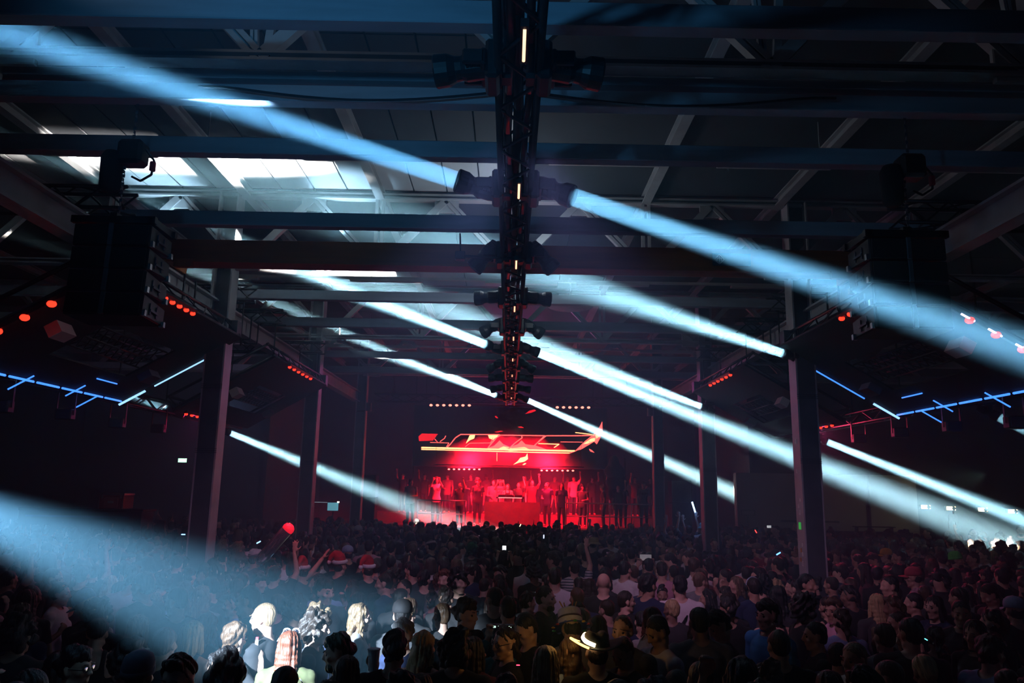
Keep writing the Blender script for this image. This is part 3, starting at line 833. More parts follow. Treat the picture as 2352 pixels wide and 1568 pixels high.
def seg_dist(P, a, b):
    a = np.array(a); b = np.array(b); ab = b - a
    t = np.clip(((P - a) @ ab) / (ab @ ab), 0, 1)
    return np.linalg.norm(P - (a + t[:, None] * ab), axis=1), t
def eval_mesh(o):
    dg = bpy.context.evaluated_depsgraph_get()
    return bpy.data.meshes.new_from_object(o.evaluated_get(dg), depsgraph=dg)
def remeshed(bm, voxel, smooth=2, ratio=1.0):
    me = bm_mesh(bm, 'raw')
    o = bpy.data.objects.new('raw', me); COL.objects.link(o)
    m = o.modifiers.new('r', 'REMESH'); m.mode = 'VOXEL'; m.voxel_size = voxel
    m = o.modifiers.new('s', 'SMOOTH'); m.factor = 0.5; m.iterations = smooth
    if ratio < 1.0:
        m = o.modifiers.new('d', 'DECIMATE'); m.ratio = ratio
    out = eval_mesh(o)
    bpy.data.objects.remove(o); bpy.data.meshes.remove(me)
    return out
def decimated(me, ratio):
    o = bpy.data.objects.new('raw', me); COL.objects.link(o)
    m = o.modifiers.new('d', 'DECIMATE'); m.ratio = ratio
    out = eval_mesh(o); bpy.data.objects.remove(o)
    return out
def arrays(me):
    nv = len(me.vertices); co = np.empty(nv * 3, np.float32); me.vertices.foreach_get('co', co)
    no = np.empty(nv * 3, np.float32); me.vertices.foreach_get('normal', no)
    me.calc_loop_triangles()
    tr = np.empty(len(me.loop_triangles) * 3, np.int32); me.loop_triangles.foreach_get('vertices', tr)
    return co.reshape(-1, 3), no.reshape(-1, 3), tr.reshape(-1, 3)
def tri_mesh(name, co, tr, mats=1):
    used = np.unique(tr); idx = np.full(len(co), -1, np.int64); idx[used] = np.arange(len(used))
    me = bpy.data.meshes.new(name)
    c2 = co[used]; t2 = idx[tr]
    me.vertices.add(len(c2)); me.vertices.foreach_set('co', np.ascontiguousarray(c2, np.float32).ravel())
    me.loops.add(len(t2) * 3); me.loops.foreach_set('vertex_index', np.ascontiguousarray(t2, np.int32).ravel())
    me.polygons.add(len(t2)); me.polygons.foreach_set('loop_start', np.arange(0, len(t2) * 3, 3, dtype=np.int32))
    me.update(); me.validate()
    me.polygons.foreach_set('use_smooth', np.ones(len(me.polygons), bool))
    me.materials.append(M_BLACK)
    return me

def vnoise(P, f):
    P = np.asarray(P, np.float64) * f
    D = ((1, .3, .2), (-.4, 1, .5), (.3, -.6, 1), (.8, .7, -.5), (-.9, .5, .7), (.2, 1.3, -.9))
    out = np.zeros(len(P))
    for i, d in enumerate(D):
        out += np.sin(P @ np.array(d) * (1 + 0.37 * i) + 1.7 * i + 0.8 * np.sin(P @ np.array(D[(i + 2) % 6]) * 0.6))
    return out / 3.2
def smooth_hem(co, tr, it=6):
    """relax the open edges of a cloth piece so hems run clean"""
    e = np.concatenate([tr[:, [0, 1]], tr[:, [1, 2]], tr[:, [2, 0]]]); es = np.sort(e, 1)
    key = es[:, 0].astype(np.int64) * (len(co) + 1) + es[:, 1]
    u, idx, cnt = np.unique(key, return_index=True, return_counts=True)
    b = es[idx[cnt == 1]]
    if not len(b): return co
    co = co.copy()
    for _ in range(it):
        acc = np.zeros_like(co); n = np.zeros(len(co))
        np.add.at(acc, b[:, 0], co[b[:, 1]]); np.add.at(acc, b[:, 1], co[b[:, 0]])
        np.add.at(n, b[:, 0], 1); np.add.at(n, b[:, 1], 1)
        m = n > 0
        co[m] = 0.4 * co[m] + 0.6 * acc[m] / n[m][:, None]
    return co
def build_proto(key):
    fem, ra, la, hy, hp = PROTO_DEF[key]
    bm = bmesh.new()
    sw = 0.172 if fem else 0.195       # half shoulder width
    k = 0.92 if fem else 1.0
    head_m = Matrix.Translation((0, 0.025, 1.625)) @ rotz(hy) @ Matrix.Rotation(-R(hp), 4, 'X')
    bones = []; hands = {}
    def limb(nm, a, b, r0, r1):
        capsule(bm, Vector(a), Vector(b), r0, r1, 12); bones.append((nm, tuple(a), tuple(b), (r0 + r1) / 2))
    # trunk
    rings = []
    hipw = 1.04 if fem else 1.0
    for z, rx, ry, yo in ((0.80, .140 * hipw, .100, -.005), (0.87, .166 * hipw, .118, -.010), (0.94, .166 * hipw, .116, -.008), (1.02, .150 * k, .106, 0), (1.10, .141 * k, .102, .002), (1.18, .149 * k, .108, .002),
                          (1.26, .164 * k, .116, 0), (1.33, .176 * k, .114, -.004), (1.385, .178 * k, .100, -.010), (1.43, .142 * k, .080, -.014), (1.465, .090 * k, .064, -.012), (1.49, .05, .045, -.01)):
        ring = []
        for i in range(24):
            a_ = 2 * math.pi * i / 24; c_, s_ = math.cos(a_), math.sin(a_)
            e_ = 2 / 2.5
            ring.append(bm.verts.new((math.copysign(abs(c_) ** e_, c_) * rx, yo + math.copysign(abs(s_) ** e_, s_) * ry, z)))
        rings.append(ring)
    for A_, B_ in zip(rings[:-1], rings[1:]):
        for i in range(24): bm.faces.new((A_[i], A_[(i + 1) % 24], B_[(i + 1) % 24], B_[i]))
    bm.faces.new(list(reversed(rings[0]))); bm.faces.new(rings[-1])
    if fem:
        for sx in (-1, 1): add_sphere(bm, (sx * 0.07, 0.085, 1.28), (0.058, 0.052, 0.058), 10, 8)
    bones.append(('torso', (0, 0, 0.86), (0, 0, 1.40), 0.14))
    for sx in (-1, 1):
        capsule(bm, (sx * 0.02, -0.015, 1.475), (sx * (sw - 0.03), -0.01, 1.415), 0.045, 0.052, 10)
        bones.append(('yoke', (sx * 0.03, -0.01, 1.44), (sx * (sw - 0.03), -0.01, 1.405), 0.055))
        # legs and feet
        limb('thigh', (sx * 0.088, 0, 0.88), (sx * 0.10, 0.01, 0.50), 0.086, 0.056)
        limb('shin', (sx * 0.10, 0.01, 0.50), (sx * 0.10, -0.02, 0.09), 0.055, 0.036)
        limb('foot', (sx * 0.10, -0.04, 0.045), (sx * 0.12, 0.14, 0.035), 0.042, 0.034)
    nb = Vector((0, -0.005, 1.45)); nt = head_m @ Vector((0, -0.02, -0.06))
    limb('neck', nb, nt, 0.060 * k, 0.054 * k)
    bones.append(('head', tuple(head_m @ Vector((0, 0, -0.05))), tuple(head_m @ Vector((0, 0, 0.05))), 0.085))
    for sx, a in ((1, ra), (-1, la)):
        el, wr, hd, pn, hk = ARM[a]
        mir = lambda v: Vector((v[0] * sx, v[1], v[2]))
        sh = Vector((sx * sw, 0, 1.405))
        if sh.z < el[2]: sh = sh + Vector((sx * 0.01, 0.01, 0.03))
        add_sphere(bm, sh, 0.062 * k, 12, 8)
        limb('upper', sh, mir(el), 0.054 * k, 0.040 * k)
        limb('fore', mir(el), mir(wr), 0.040 * k, 0.026 * k)
        hand(bm, mir(wr), mir(hd), mir(pn), hk, sx)
        e_ = mir(wr) + mir(hd).normalized() * 0.12
        hands[sx] = (mir(wr) + mir(hd).normalized() * 0.085 + mir(pn).normalized() * 0.02, mir(hd).normalized(), mir(pn).normalized())
        bones.append(('hand', tuple(mir(wr) + mir(hd).normalized() * 0.01), tuple(e_), 0.055))
    add_head(bm, head_m, fem)
    bm2 = bm.copy()
    me = remeshed(bm, 0.0105, 3)
    co, no, tr = arrays(me)
    D = np.stack([seg_dist(co, b[1], b[2])[0] / b[3] for b in bones], 1)
    T_ = np.stack([seg_dist(co, b[1], b[2])[1] for b in bones], 1)
    near = D.argmin(1); lab = np.array([b[0] for b in bones])[near]; tt = T_[np.arange(len(co)), near]
    fold = vnoise(co * np.array((1, 1, .6)), 9) * 0.007
    def cloth(name, mask, off):
        f = mask[tr].all(1)
        c2 = co + no * (off + np.maximum(fold, -0.004)[:, None] * (1 if off > 0.007 else 0.3))
        return tri_mesh(name, smooth_hem(c2, tr[f]), tr[f])
    trunk = np.isin(lab, ['torso', 'yoke']) | ((lab == 'thigh') & (co[:, 2] > 0.84))
    neckok = ~((lab == 'neck')) & (lab != 'head')
    collar = np.hypot(co[:, 0], co[:, 1] + 0.005) > 0.072
    tee = (trunk & ((co[:, 2] < 1.455) | collar) | ((lab == 'upper') & (tt < 0.62))) & neckok & (co[:, 2] > 0.80)
    lng = (tee | (lab == 'upper') | ((lab == 'fore') & (tt < 0.97))) & neckok
    strap = np.abs(np.abs(co[:, 0]) - 0.085) < 0.022
    tank = trunk & neckok & (co[:, 2] > 0.80) & ((co[:, 2] < 1.30) | ((co[:, 2] < 1.36) & (np.abs(co[:, 0]) < 0.11)) | strap) & ~((lab == 'yoke') & (np.abs(co[:, 0]) > 0.115))
    trous = ((np.isin(lab, ['thigh', 'shin'])) | ((lab == 'torso') & (co[:, 2] < 1.0))) & (co[:, 2] < 1.0) & (np.abs(co[:, 0]) < 0.21)
    out = {'body': tri_mesh('body', co, tr), 'tee': cloth('t_shirt', tee, 0.011), 'long': cloth('long_sleeve', lng, 0.012), 'tank': cloth('tank_top', tank, 0.007),
           'trousers': cloth('trousers', trous, 0.010), 'head': head_m, 'fem': fem, 'hands': hands}
    # coarse copy for the far crowd
    lo = remeshed(bm2, 0.055, 0)
    c3, n3, t3 = arrays(lo)
    D = np.stack([seg_dist(c3, b[1], b[2])[0] / b[3] for b in bones], 1); near = D.argmin(1)
    lab3 = np.array([b[0] for b in bones])[near]
    reg = np.zeros(len(c3), int)
    reg[np.isin(lab3, ['torso', 'yoke', 'upper'])] = 1
    reg[np.isin(lab3, ['thigh', 'shin', 'foot'])] = 2
    out['lo'] = (c3, t3, reg[t3[:, 0]])
    return out
PROTO = {}
def proto(key):
    if key not in PROTO: PROTO[key] = build_proto(key)
    return PROTO[key]

# ---------------- hair and hats, in head space (origin mid head, +Y is the face)
def ridge(me, amp, fr, lump=0.0, lf=18):
    co, no, tr = arrays(me)
    a = np.arctan2(co[:, 0], -co[:, 1] + 0.02)
    v = vnoise(np.stack([a * fr, co[:, 2] * 1.2, np.full(len(co), .3)], 1), 1.0) * amp
    if lump: v = v + vnoise(co, lf) * lump
    co = co + no * v[:, None]
    return co, tr
def hair_mesh(kind):
    bm = bmesh.new()
    S = lambda c, r: add_sphere(bm, c, r, 14, 10)
    amp, fr, lump, lf, vox = 0.004, 14, 0.0, 20, 0.008
    if kind in ('short', 'tousled', 'bun', 'pony', 'quiff'):
        S((0, -0.024, 0.046), (0.081, 0.094, 0.080)); S((0, -0.052, 0.0), (0.070, 0.060, 0.075))
        lump = 0.004 if kind == 'short' else 0.014; lf = 30
        if kind == 'quiff': S((0, 0.048, 0.098), (0.055, 0.040, 0.030)); S((0, 0.0, 0.105), (0.07, 0.06, 0.035))
        if kind == 'tousled': S((0, -0.01, 0.075), (0.088, 0.095, 0.065)); S((0, -0.06, 0.02), (0.08, 0.06, 0.085))
        if kind == 'bun': S((0, -0.085, 0.115), (0.042, 0.042, 0.038))
        if kind == 'pony': S((0, -0.115, 0.05), (0.03, 0.03, 0.03)); capsule(bm, Vector((0, -0.12, 0.04)), Vector((0, -0.125, -0.18)), 0.03, 0.016, 10)
    elif kind == 'buzz':
        S((0, -0.020, 0.036), (0.0765, 0.0935, 0.0845)); S((0, -0.045, 0.0), (0.066, 0.060, 0.07)); amp = 0.0006
    elif kind in ('long', 'wavy', 'bob'):
        S((0, -0.022, 0.046), (0.084, 0.098, 0.082)); S((0, -0.055, -0.01), (0.080, 0.062, 0.09))
        L = {'long': 0.34, 'wavy': 0.32, 'bob': 0.13}[kind]
        for i in range(9):
            f = i / 8.0; z = 0.02 - L * f
            wd = 0.086 + (0.028 if kind == 'wavy' else 0.012) * f - (0.03 * max(0, f - 0.7))
            S((0, -0.055 - 0.012 * math.sin(f * 3) - (0.015 * f if kind != 'bob' else 0), z), (wd, 0.046, 0.045))
        for sx in (-1, 1):
            for i in range(6):
                f = i / 5.0
                S((sx * (0.076 + 0.012 * f), -0.005 + 0.012 * f, 0.02 - min(L, 0.2) * f), (0.020, 0.034, 0.034))
        amp = 0.008; fr = 11; lump = 0.012 if kind == 'wavy' else 0.004; lf = 22
    elif kind == 'curly':
        S((0, -0.022, 0.056), (0.102, 0.108, 0.092)); S((0, -0.06, 0.0), (0.095, 0.07, 0.095))
        for sx in (-1, 1): S((sx * 0.08, -0.01, 0.01), (0.03, 0.05, 0.06))
        lump = 0.028; lf = 34
    elif kind == 'bigcurl':
        S((0, -0.03, 0.056), (0.105, 0.112, 0.092)); S((0, -0.07, -0.06), (0.115, 0.08, 0.16))
        for sx in (-1, 1): S((sx * 0.09, -0.01, -0.06), (0.036, 0.05, 0.12))
        lump = 0.03; lf = 30
    elif kind == 'under':
        S((0, -0.050, -0.006), (0.0735, 0.056, 0.070)); lump = 0.005
    elif kind == 'fringe':
        S((0, -0.024, 0.052), (0.083, 0.092, 0.076)); S((0, -0.052, 0.02), (0.072, 0.060, 0.06)); lump = 0.005
    me = remeshed(bm, vox, 1)
    co, tr = ridge(me, amp, fr, lump, lf)
    return tri_mesh('hair', co, tr)
HAIR = {}
def hair(kind):
    if kind not in HAIR: HAIR[kind] = hair_mesh(kind)
    return HAIR[kind]
HAIR_LO = {}
def hair_lo(kind):
    if kind not in HAIR_LO:
        m_ = decimated(hair(kind), 0.07); c_, n_, t_ = arrays(m_); HAIR_LO[kind] = (c_, t_)
    return HAIR_LO[kind]

def hat_parts(kind):
    """list of (name, mesh, material key)"""
    out = []
    def fin(bm, nm, m, smooth=True):
        me = bm_mesh(bm, nm, smooth); me.materials.append(m); out.append((nm, me, m))
    if kind.startswith('cap'):
        colr = {'cap_blue': (.16, .36, .55), 'cap_yellow': (.75, .36, .02), 'cap_brown': (.16, .12, .09), 'cap_red': (.45, .05, .08), 'cap_white': (.6, .58, .62), 'cap_black': (.015, .015, .018), 'cap_pale': (.3, .4, .6)}[kind]
        m = mat(kind, colr, .8, 0, .15, 30)
        bm = bmesh.new(); add_lathe(bm, [(0.088, 0.0), (0.094, 0.005), (0.095, 0.035), (0.084, 0.075), (0.05, 0.102), (0.012, 0.11)], 20, Matrix.Translation((0, -0.012, 0.035)) @ Matrix.Diagonal((0.93, 1.1, 1, 1))); fin(bm, 'cap_crown', m)
        bm = bmesh.new()
        for sgn in (0,):
            rows = []
            for j in range(5):
                f = j / 4; row = []
                for i in range(11):
                    a = R(-62 + 124 * i / 10); r = 0.085 + f * 0.085 * math.cos(R((-62 + 124 * i / 10) * 0.8))
                    row.append((math.sin(a) * (0.088 + 0.012 * f), 0.0 + math.cos(a) * r, 0.038 - 0.010 * f - 0.10 * math.sin(a) ** 2 * 0.18))
                rows.append(row)
            up = [[bm.verts.new(p) for p in row] for row in rows]; dn = [[bm.verts.new((p[0], p[1], p[2] - 0.005)) for p in row] for row in rows]
            for A in (up, dn):
                for j in range(4):
                    for i in range(10): bm.faces.new((A[j][i], A[j][i + 1], A[j + 1][i + 1], A[j + 1][i]))
            for i in range(10): bm.faces.new((up[4][i], up[4][i + 1], dn[4][i + 1], dn[4][i]))
        fin(bm, 'brim', m)
        bm = bmesh.new(); add_sphere(bm, (0, -0.012, 0.146), (0.008, 0.008, 0.005), 8, 5); fin(bm, 'top_button', m)
    elif kind.startswith('bucket'):
        m = mat(kind, {'bucket_beige': (.55, .40, .20), 'bucket_teal': (.22, .42, .42), 'bucket_white': (.6, .58, .62)}[kind], .9, 0, .15, 25)
        bm = bmesh.new(); add_lathe(bm, [(0.092, 0.0), (0.096, 0.01), (0.088, 0.075), (0.07, 0.09), (0.01, 0.094)], 22, Matrix.Translation((0, -0.01, 0.045)) @ Matrix.Diagonal((0.96, 1.08, 1, 1))); fin(bm, 'hat_crown', m)
        bm = bmesh.new(); add_lathe(bm, [(0.09, 0.052), (0.142, 0.012), (0.140, 0.006), (0.088, 0.045)], 22, Matrix.Translation((0, -0.01, 0)) @ Matrix.Diagonal((0.96, 1.06, 1, 1))); fin(bm, 'brim', m)
    elif kind == 'santa':
        mr = mat('santa_red', (.5, .02, .03), .9, 0, .15, 30); mw = mat('santa_white', (.75, .72, .75), .95, 0, .1, 60)
        bm = bmesh.new()
        pts = [(0, -0.018, 0.085, 0.080), (0, -0.024, 0.115, 0.074), (-0.02, -0.035, 0.15, 0.06), (-0.06, -0.06, 0.17, 0.042), (-0.11, -0.08, 0.13, 0.03), (-0.13, -0.085, 0.07, 0.02)]
        for p, q in zip(pts[:-1], pts[1:]): capsule(bm, Vector(p[:3]), Vector(q[:3]), p[3], q[3], 12)
        me = remeshed(bm, 0.010, 2); co, _, tr = arrays(me); me = tri_mesh('hat_cone', co, tr); me.materials[0] = mr; out.append(('hat_cone', me, mr))
        bm = bmesh.new(); add_lathe(bm, [(0.085, 0.0), (0.106, 0.008), (0.108, 0.04), (0.09, 0.05)], 20, Matrix.Translation((0, -0.014, 0.038)) @ Matrix.Rotation(R(8), 4, 'X') @ Matrix.Diagonal((0.92, 1.06, 1, 1))); fin(bm, 'fur_trim', mw)
        bm = bmesh.new(); add_sphere(bm, (-0.13, -0.085, 0.05), 0.03, 10, 8); fin(bm, 'pompom', mw)
    elif kind.startswith('beanie'):
        m = mat(kind, {'beanie_green': (.12, .75, .12), 'beanie_navy': (.03, .035, .06), 'beanie_dkgreen': (.03, .16, .05)}[kind], .95, 0, .2, 40, stretch=(1, 1, .2))
        bm = bmesh.new(); add_lathe(bm, [(0.086, -0.012), (0.092, 0.0), (0.094, 0.05), (0.08, 0.09), (0.045, 0.114), (0.01, 0.12)], 22, Matrix.Translation((0, -0.022, 0.030)) @ Matrix.Rotation(R(12), 4, 'X') @ Matrix.Diagonal((0.93, 1.10, 1, 1))); fin(bm, 'knit_dome', m)
        bm = bmesh.new(); add_lathe(bm, [(0.088, 0.0), (0.097, 0.004), (0.097, 0.036), (0.088, 0.04)], 22, Matrix.Translation((0, -0.022, 0.016)) @ Matrix.Rotation(R(12), 4, 'X') @ Matrix.Diagonal((0.93, 1.10, 1, 1))); fin(bm, 'turned_cuff', m)
    elif kind in ('cowboy', 'glowhat'):
        m = mat(kind, (.62, .58, .66) if kind == 'cowboy' else (.012, .012, .012), .85, 0, .1, 20)
        bm = bmesh.new()
        def pt(r, a, z): return Vector((r * math.sin(a) * (0.98), r * math.cos(a) * 1.12 - 0.01, z))
        prof = [(0.088, 0.04), (0.092, 0.06), (0.085, 0.13), (0.06, 0.15), (0.012, 0.135)]
        brim = [(0.088, 0.04), (0.13, 0.036), (0.18, 0.04), (0.183, 0.045), (0.13, 0.045), (0.09, 0.05)]
        for nm, pr in (('hat_crown', prof), ('brim', brim)):
            b2 = bmesh.new(); rings = []
            for r, z in pr:
                ring = []
                for i in range(28):
                    a = 2 * math.pi * i / 28
                    up_ = max(0, (r - 0.1)) / 0.08 * 0.055 * math.sin(a) ** 2
                    dent = -0.03 * math.exp(-(math.sin(a) * 2.2) ** 2) if (nm == 'hat_crown' and z > 0.12) else 0
                    ring.append(b2.verts.new(pt(r, a, z + up_ + dent)))
                rings.append(ring)
            for A, B in zip(rings[:-1], rings[1:]):
                for i in range(28): b2.faces.new((A[i], A[(i + 1) % 28], B[(i + 1) % 28], B[i]))
            if nm == 'hat_crown': b2.faces.new(rings[-1])
            fin(b2, nm, m)
        if kind == 'glowhat':
            b2 = bmesh.new()
            p0 = [pt(0.184, R(a), 0.044 + 0.055 * math.sin(R(a)) ** 2) for a in range(-150, -20, 10)]
            add_path(b2, p0, 0.008, 6)
            fin(b2, 'glowing_brim_trim', mat('warm_glow', (.9, .6, .2), .4, emit=(1.0, .62, .16), strength=4.0))
            b2 = bmesh.new()
            p0 = [pt(0.096, R(a), 0.065) for a in range(-160, -30, 10)]; p0 = [Vector((p.x, p.y, p.z + 0.055 * i / 12)) for i, p in enumerate(p0)]
            add_path(b2, p0, 0.014, 6)
            fin(b2, 'glowing_hatband', mat('hot_glow', (1, .8, .4), .4, emit=(1.0, .80, .40), strength=9.0))
        else:
            b2 = bmesh.new(); add_lathe(b2, [(0.0925, 0.05), (0.096, 0.052), (0.096, 0.07), (0.0925, 0.072)], 24, Matrix.Translation((0, -0.01, 0)) @ Matrix.Diagonal((0.98, 1.12, 1, 1))); fin(b2, 'hatband', M_BLACK)
    elif kind == 'cake':
        mw = mat('cake_icing', (.72, .70, .74), .8, 0, .12, 22)
        b2 = bmesh.new(); add_lathe(b2, [(0.092, 0.03), (0.098, 0.035), (0.098, 0.075), (0.094, 0.082), (0.092, 0.084), (0.094, 0.14), (0.084, 0.155), (0.01, 0.16)], 24); fin(b2, 'cake_tiers', mw)
        b2 = bmesh.new(); add_lathe(b2, [(0.09, 0.028), (0.142, 0.012), (0.145, 0.018), (0.092, 0.038)], 24); fin(b2, 'blue_brim', mat('cake_blue', (.03, .07, .5), .6))
        cols = [(.7, .05, .05), (.8, .5, .05), (.05, .5, .15), (.1, .15, .7)]
        for i in range(12):
            a = 2 * math.pi * i / 12; b2 = bmesh.new()
            add_sphere(b2, (0.144 * math.sin(a), 0.144 * math.cos(a), 0.014), (0.016, 0.016, 0.007), 8, 5); fin(b2, 'icing_bead', mat('bead%d' % (i % 4), cols[i % 4], .5))
        b2 = bmesh.new(); add_lathe(b2, [(0.0955, 0.077), (0.101, 0.078), (0.101, 0.09), (0.0955, 0.091)], 24); fin(b2, 'ribbon', mat('ribbon_dark', (.06, .02, .05), .5))
        for i, (x, y, tx) in enumerate(((-.04, 0, -.05), (-.015, .03, -.02), (.02, -.02, .03), (.045, .01, .05))):
            b2 = bmesh.new(); add_tube(b2, (x, y, .155), (x + tx * .6, y, .225), 0.006, 0.005, 7); fin(b2, 'candle', mat('candle%d' % (i % 3), ((.8, .4, .05), (.8, .55, .1), (.7, .15, .05))[i % 3], .5))
    elif kind == 'shades':
        mw = mat('white_frames', (.75, .72, .7), .4); md = mat('dark_lenses', (.01, .01, .015), .1)
        for sx in (-1, 1):
            b2 = bmesh.new(); n_ = 12; c0 = Vector((sx * 0.034, 0.058, 0.112))
            ring = [c0 + Vector((math.cos(2 * math.pi * i / n_) * 0.026, -math.sin(2 * math.pi * i / n_) * 0.012, math.sin(2 * math.pi * i / n_) * 0.02)) for i in range(n_)]
            add_path(b2, ring + [ring[0]], 0.006, 6); fin(b2, 'lens_frame', mw)
            b2 = bmesh.new(); add_sphere(b2, c0, (0.024, 0.008, 0.018), 10, 6); fin(b2, 'dark_lens', md)
            b2 = bmesh.new(); add_tube(b2, c0 + Vector((sx * 0.026, 0, 0)), Vector((sx * 0.085, -0.03, 0.05)), 0.004, None, 6); fin(b2, 'temple', mw)
    elif kind == 'headband':
        b2 = bmesh.new(); add_lathe(b2, [(0.086, 0.0), (0.091, 0.003), (0.091, 0.03), (0.086, 0.033)], 22, Matrix.Translation((0, -0.018, 0.05)) @ Matrix.Rotation(R(-12), 4, 'X') @ Matrix.Diagonal((0.95, 1.12, 1, 1))); fin(b2, 'headband', mat('band_white', (.7, .68, .74), .8))
    return out
HATS = {}
def hat(kind):
    if kind not in HATS: HATS[kind] = hat_parts(kind)
    return HATS[kind]
bm = bmesh.new(); add_sphere(bm, (0, 0, 0), 0.0115, 10, 8); EYE_ME = bm_mesh(bm, 'eye', True)
EYE_ME.materials.append(mat('eye', (.05, .04, .04), .15))
bm = bmesh.new(); capsule(bm, Vector((-0.016, 0, -0.002)), Vector((0.014, -0.004, 0.003)), 0.004, 0.003, 6); BROW_ME = bm_mesh(bm, 'eyebrow', True)
BROW_ME.materials.append(M_BLACK)
bm = bmesh.new(); add_sphere(bm, (0, 0.042, -0.082), (0.054, 0.048, 0.044), 14, 10); add_sphere(bm, (0, 0.078, -0.088), (0.028, 0.02, 0.03), 10, 8)
BEARD_ME = bm_mesh(bm, 'beard', True); BEARD_ME.materials.append(M_BLACK)

SKIN = [mat('skin_fair', (.58, .36, .27), .55, 0, .1, 30), mat('skin_olive', (.42, .25, .17), .55, 0, .1, 30), mat('skin_brown', (.22, .12, .08), .55, 0, .1, 30)]
HAIRC = {'black': mat('hair_black', (.008, .007, .008), .55, 0, .4, 20, stretch=(4, 4, .4), bump=0.9), 'dark': mat('hair_dark_brown', (.022, .013, .009), .55, 0, .4, 20, stretch=(4, 4, .4), bump=0.9),
         'brown': mat('hair_brown', (.07, .038, .02), .45, 0, .4, 20, stretch=(4, 4, .4), bump=0.9), 'red': mat('hair_auburn', (.12, .035, .018), .45, 0, .4, 20, stretch=(4, 4, .4), bump=0.9),
         'blond': mat('hair_blond', (.42, .30, .15), .55, 0, .35, 20, stretch=(4, 4, .4), bump=0.9), 'light': mat('hair_light_brown', (.17, .11, .06), .45, 0, .4, 20, stretch=(4, 4, .4), bump=0.9),
         'grey': mat('hair_grey', (.25, .25, .26), .5, 0, .3, 20, stretch=(4, 4, .4), bump=0.9), 'green': mat('hair_green', (.01, .05, .03), .45, 0, .4, 20, stretch=(4, 4, .4), bump=0.9)}
TOPC = {'black': mat('cloth_black', (.010, .010, .012), .9, 0, .3, 20), 'charcoal': mat('cloth_charcoal', (.035, .036, .04), .9, 0, .25, 20), 'white': mat('cloth_white', (.70, .68, .70), .9, 0, .08, 12),
        'grey': mat('cloth_grey', (.22, .22, .24), .9, 0, .15, 20), 'navy': mat('cloth_navy', (.015, .025, .07), .9, 0, .25, 20), 'blue': mat('cloth_blue', (.06, .30, .62), .9, 0, .12, 12),
        'paleblue': mat('cloth_pale_blue', (.25, .36, .58), .9, 0, .12, 12), 'red': mat('cloth_red', (.45, .03, .05), .9, 0, .15, 12), 'pink': mat('cloth_pink', (.60, .30, .40), .9, 0, .1, 12),
        'teal': mat('cloth_teal', (.02, .16, .17), .9, 0, .2, 12), 'olive': mat('cloth_olive', (.07, .075, .03), .9, 0, .25, 14), 'burgundy': mat('cloth_burgundy', (.10, .02, .035), .9, 0, .2, 14),
        'stripe': mat('cloth_striped', (.012, .012, .014), .9, 0, .1, 10, stripes=(9.0, (.55, .53, .52))), 'stripew': mat('cloth_white_striped', (.6, .6, .62), .9, 0, .1, 10, stripes=(8.0, (.04, .05, .10)))}
TROUS = [mat('trousers_black', (.012, .012, .014), .9, 0, .2, 10), mat('trousers_denim', (.03, .045, .09), .9, 0, .25, 20)]
TOPNAME = {'tee': 't_shirt', 'long': 'long_sleeve_top', 'tank': 'tank_top'}
N_PEOPLE = 0
def person(pos, h, yaw, key, hk, hc, top, tc, label, group=None, hatk=None, skin=0, face=None, beard=False, parts=True):
    global N_PEOPLE
    N_PEOPLE += 1
    p = proto(key)
    e = empty('person', pos, (0, 0, R(yaw))); s = h / 1.75
    e.scale = (s, s, s)
    tag(e, label, 'person', group)
    link('body', p['body'], e, SKIN[skin])
    o = link(TOPNAME[top], p[top], e, TOPC[tc])
    link('trousers', p['trousers'], e, TROUS[N_PEOPLE % 2])
    hm = p['head']
    if hk and hk != 'bald':
        o = link('hair', hair(hk), e, HAIRC[hc]); o.matrix_local = hm
    if hatk:
        hp_ = hat(hatk)
        host = None
        for nm, me, m in hp_:
            o = link(nm, me, e, m); o.matrix_local = hm @ Matrix.Scale(1.05, 4)
    if face is None: face = math.cos(R(yaw) + (PROTO_DEF[key][3] * math.pi / 180)) < 0.25 and pos[1] < 9
    if face:
        for sx in (-1, 1):
            o = link('eye', EYE_ME, e); o.matrix_local = hm @ Matrix.Translation((sx * 0.031, 0.0700, 0.006))
            o = link('eyebrow', BROW_ME, e, HAIRC[hc or 'dark']); o.matrix_local = hm @ Matrix.Translation((sx * 0.031, 0.088, 0.032))
    if beard:
        o = link('beard', BEARD_ME, e, HAIRC[hc or 'dark']); o.matrix_local = hm
    e['proto_key'] = key
    return e
def hand_at(e, side):
    s = e.scale[0]; q = proto(e['proto_key'])['hands'][side]
    m = Matrix.Translation(e.location) @ e.rotation_euler.to_matrix().to_4x4() @ Matrix.Scale(s, 4)
    r3 = e.rotation_euler.to_matrix()
    return m @ q[0], r3 @ q[1], r3 @ q[2]
def stand(px, py, h):
    """floor spot of somebody of height h whose crown shows at that pixel"""
    p = at_height(px, py, h * 0.997)
    return Vector((p.x, p.y, 0))
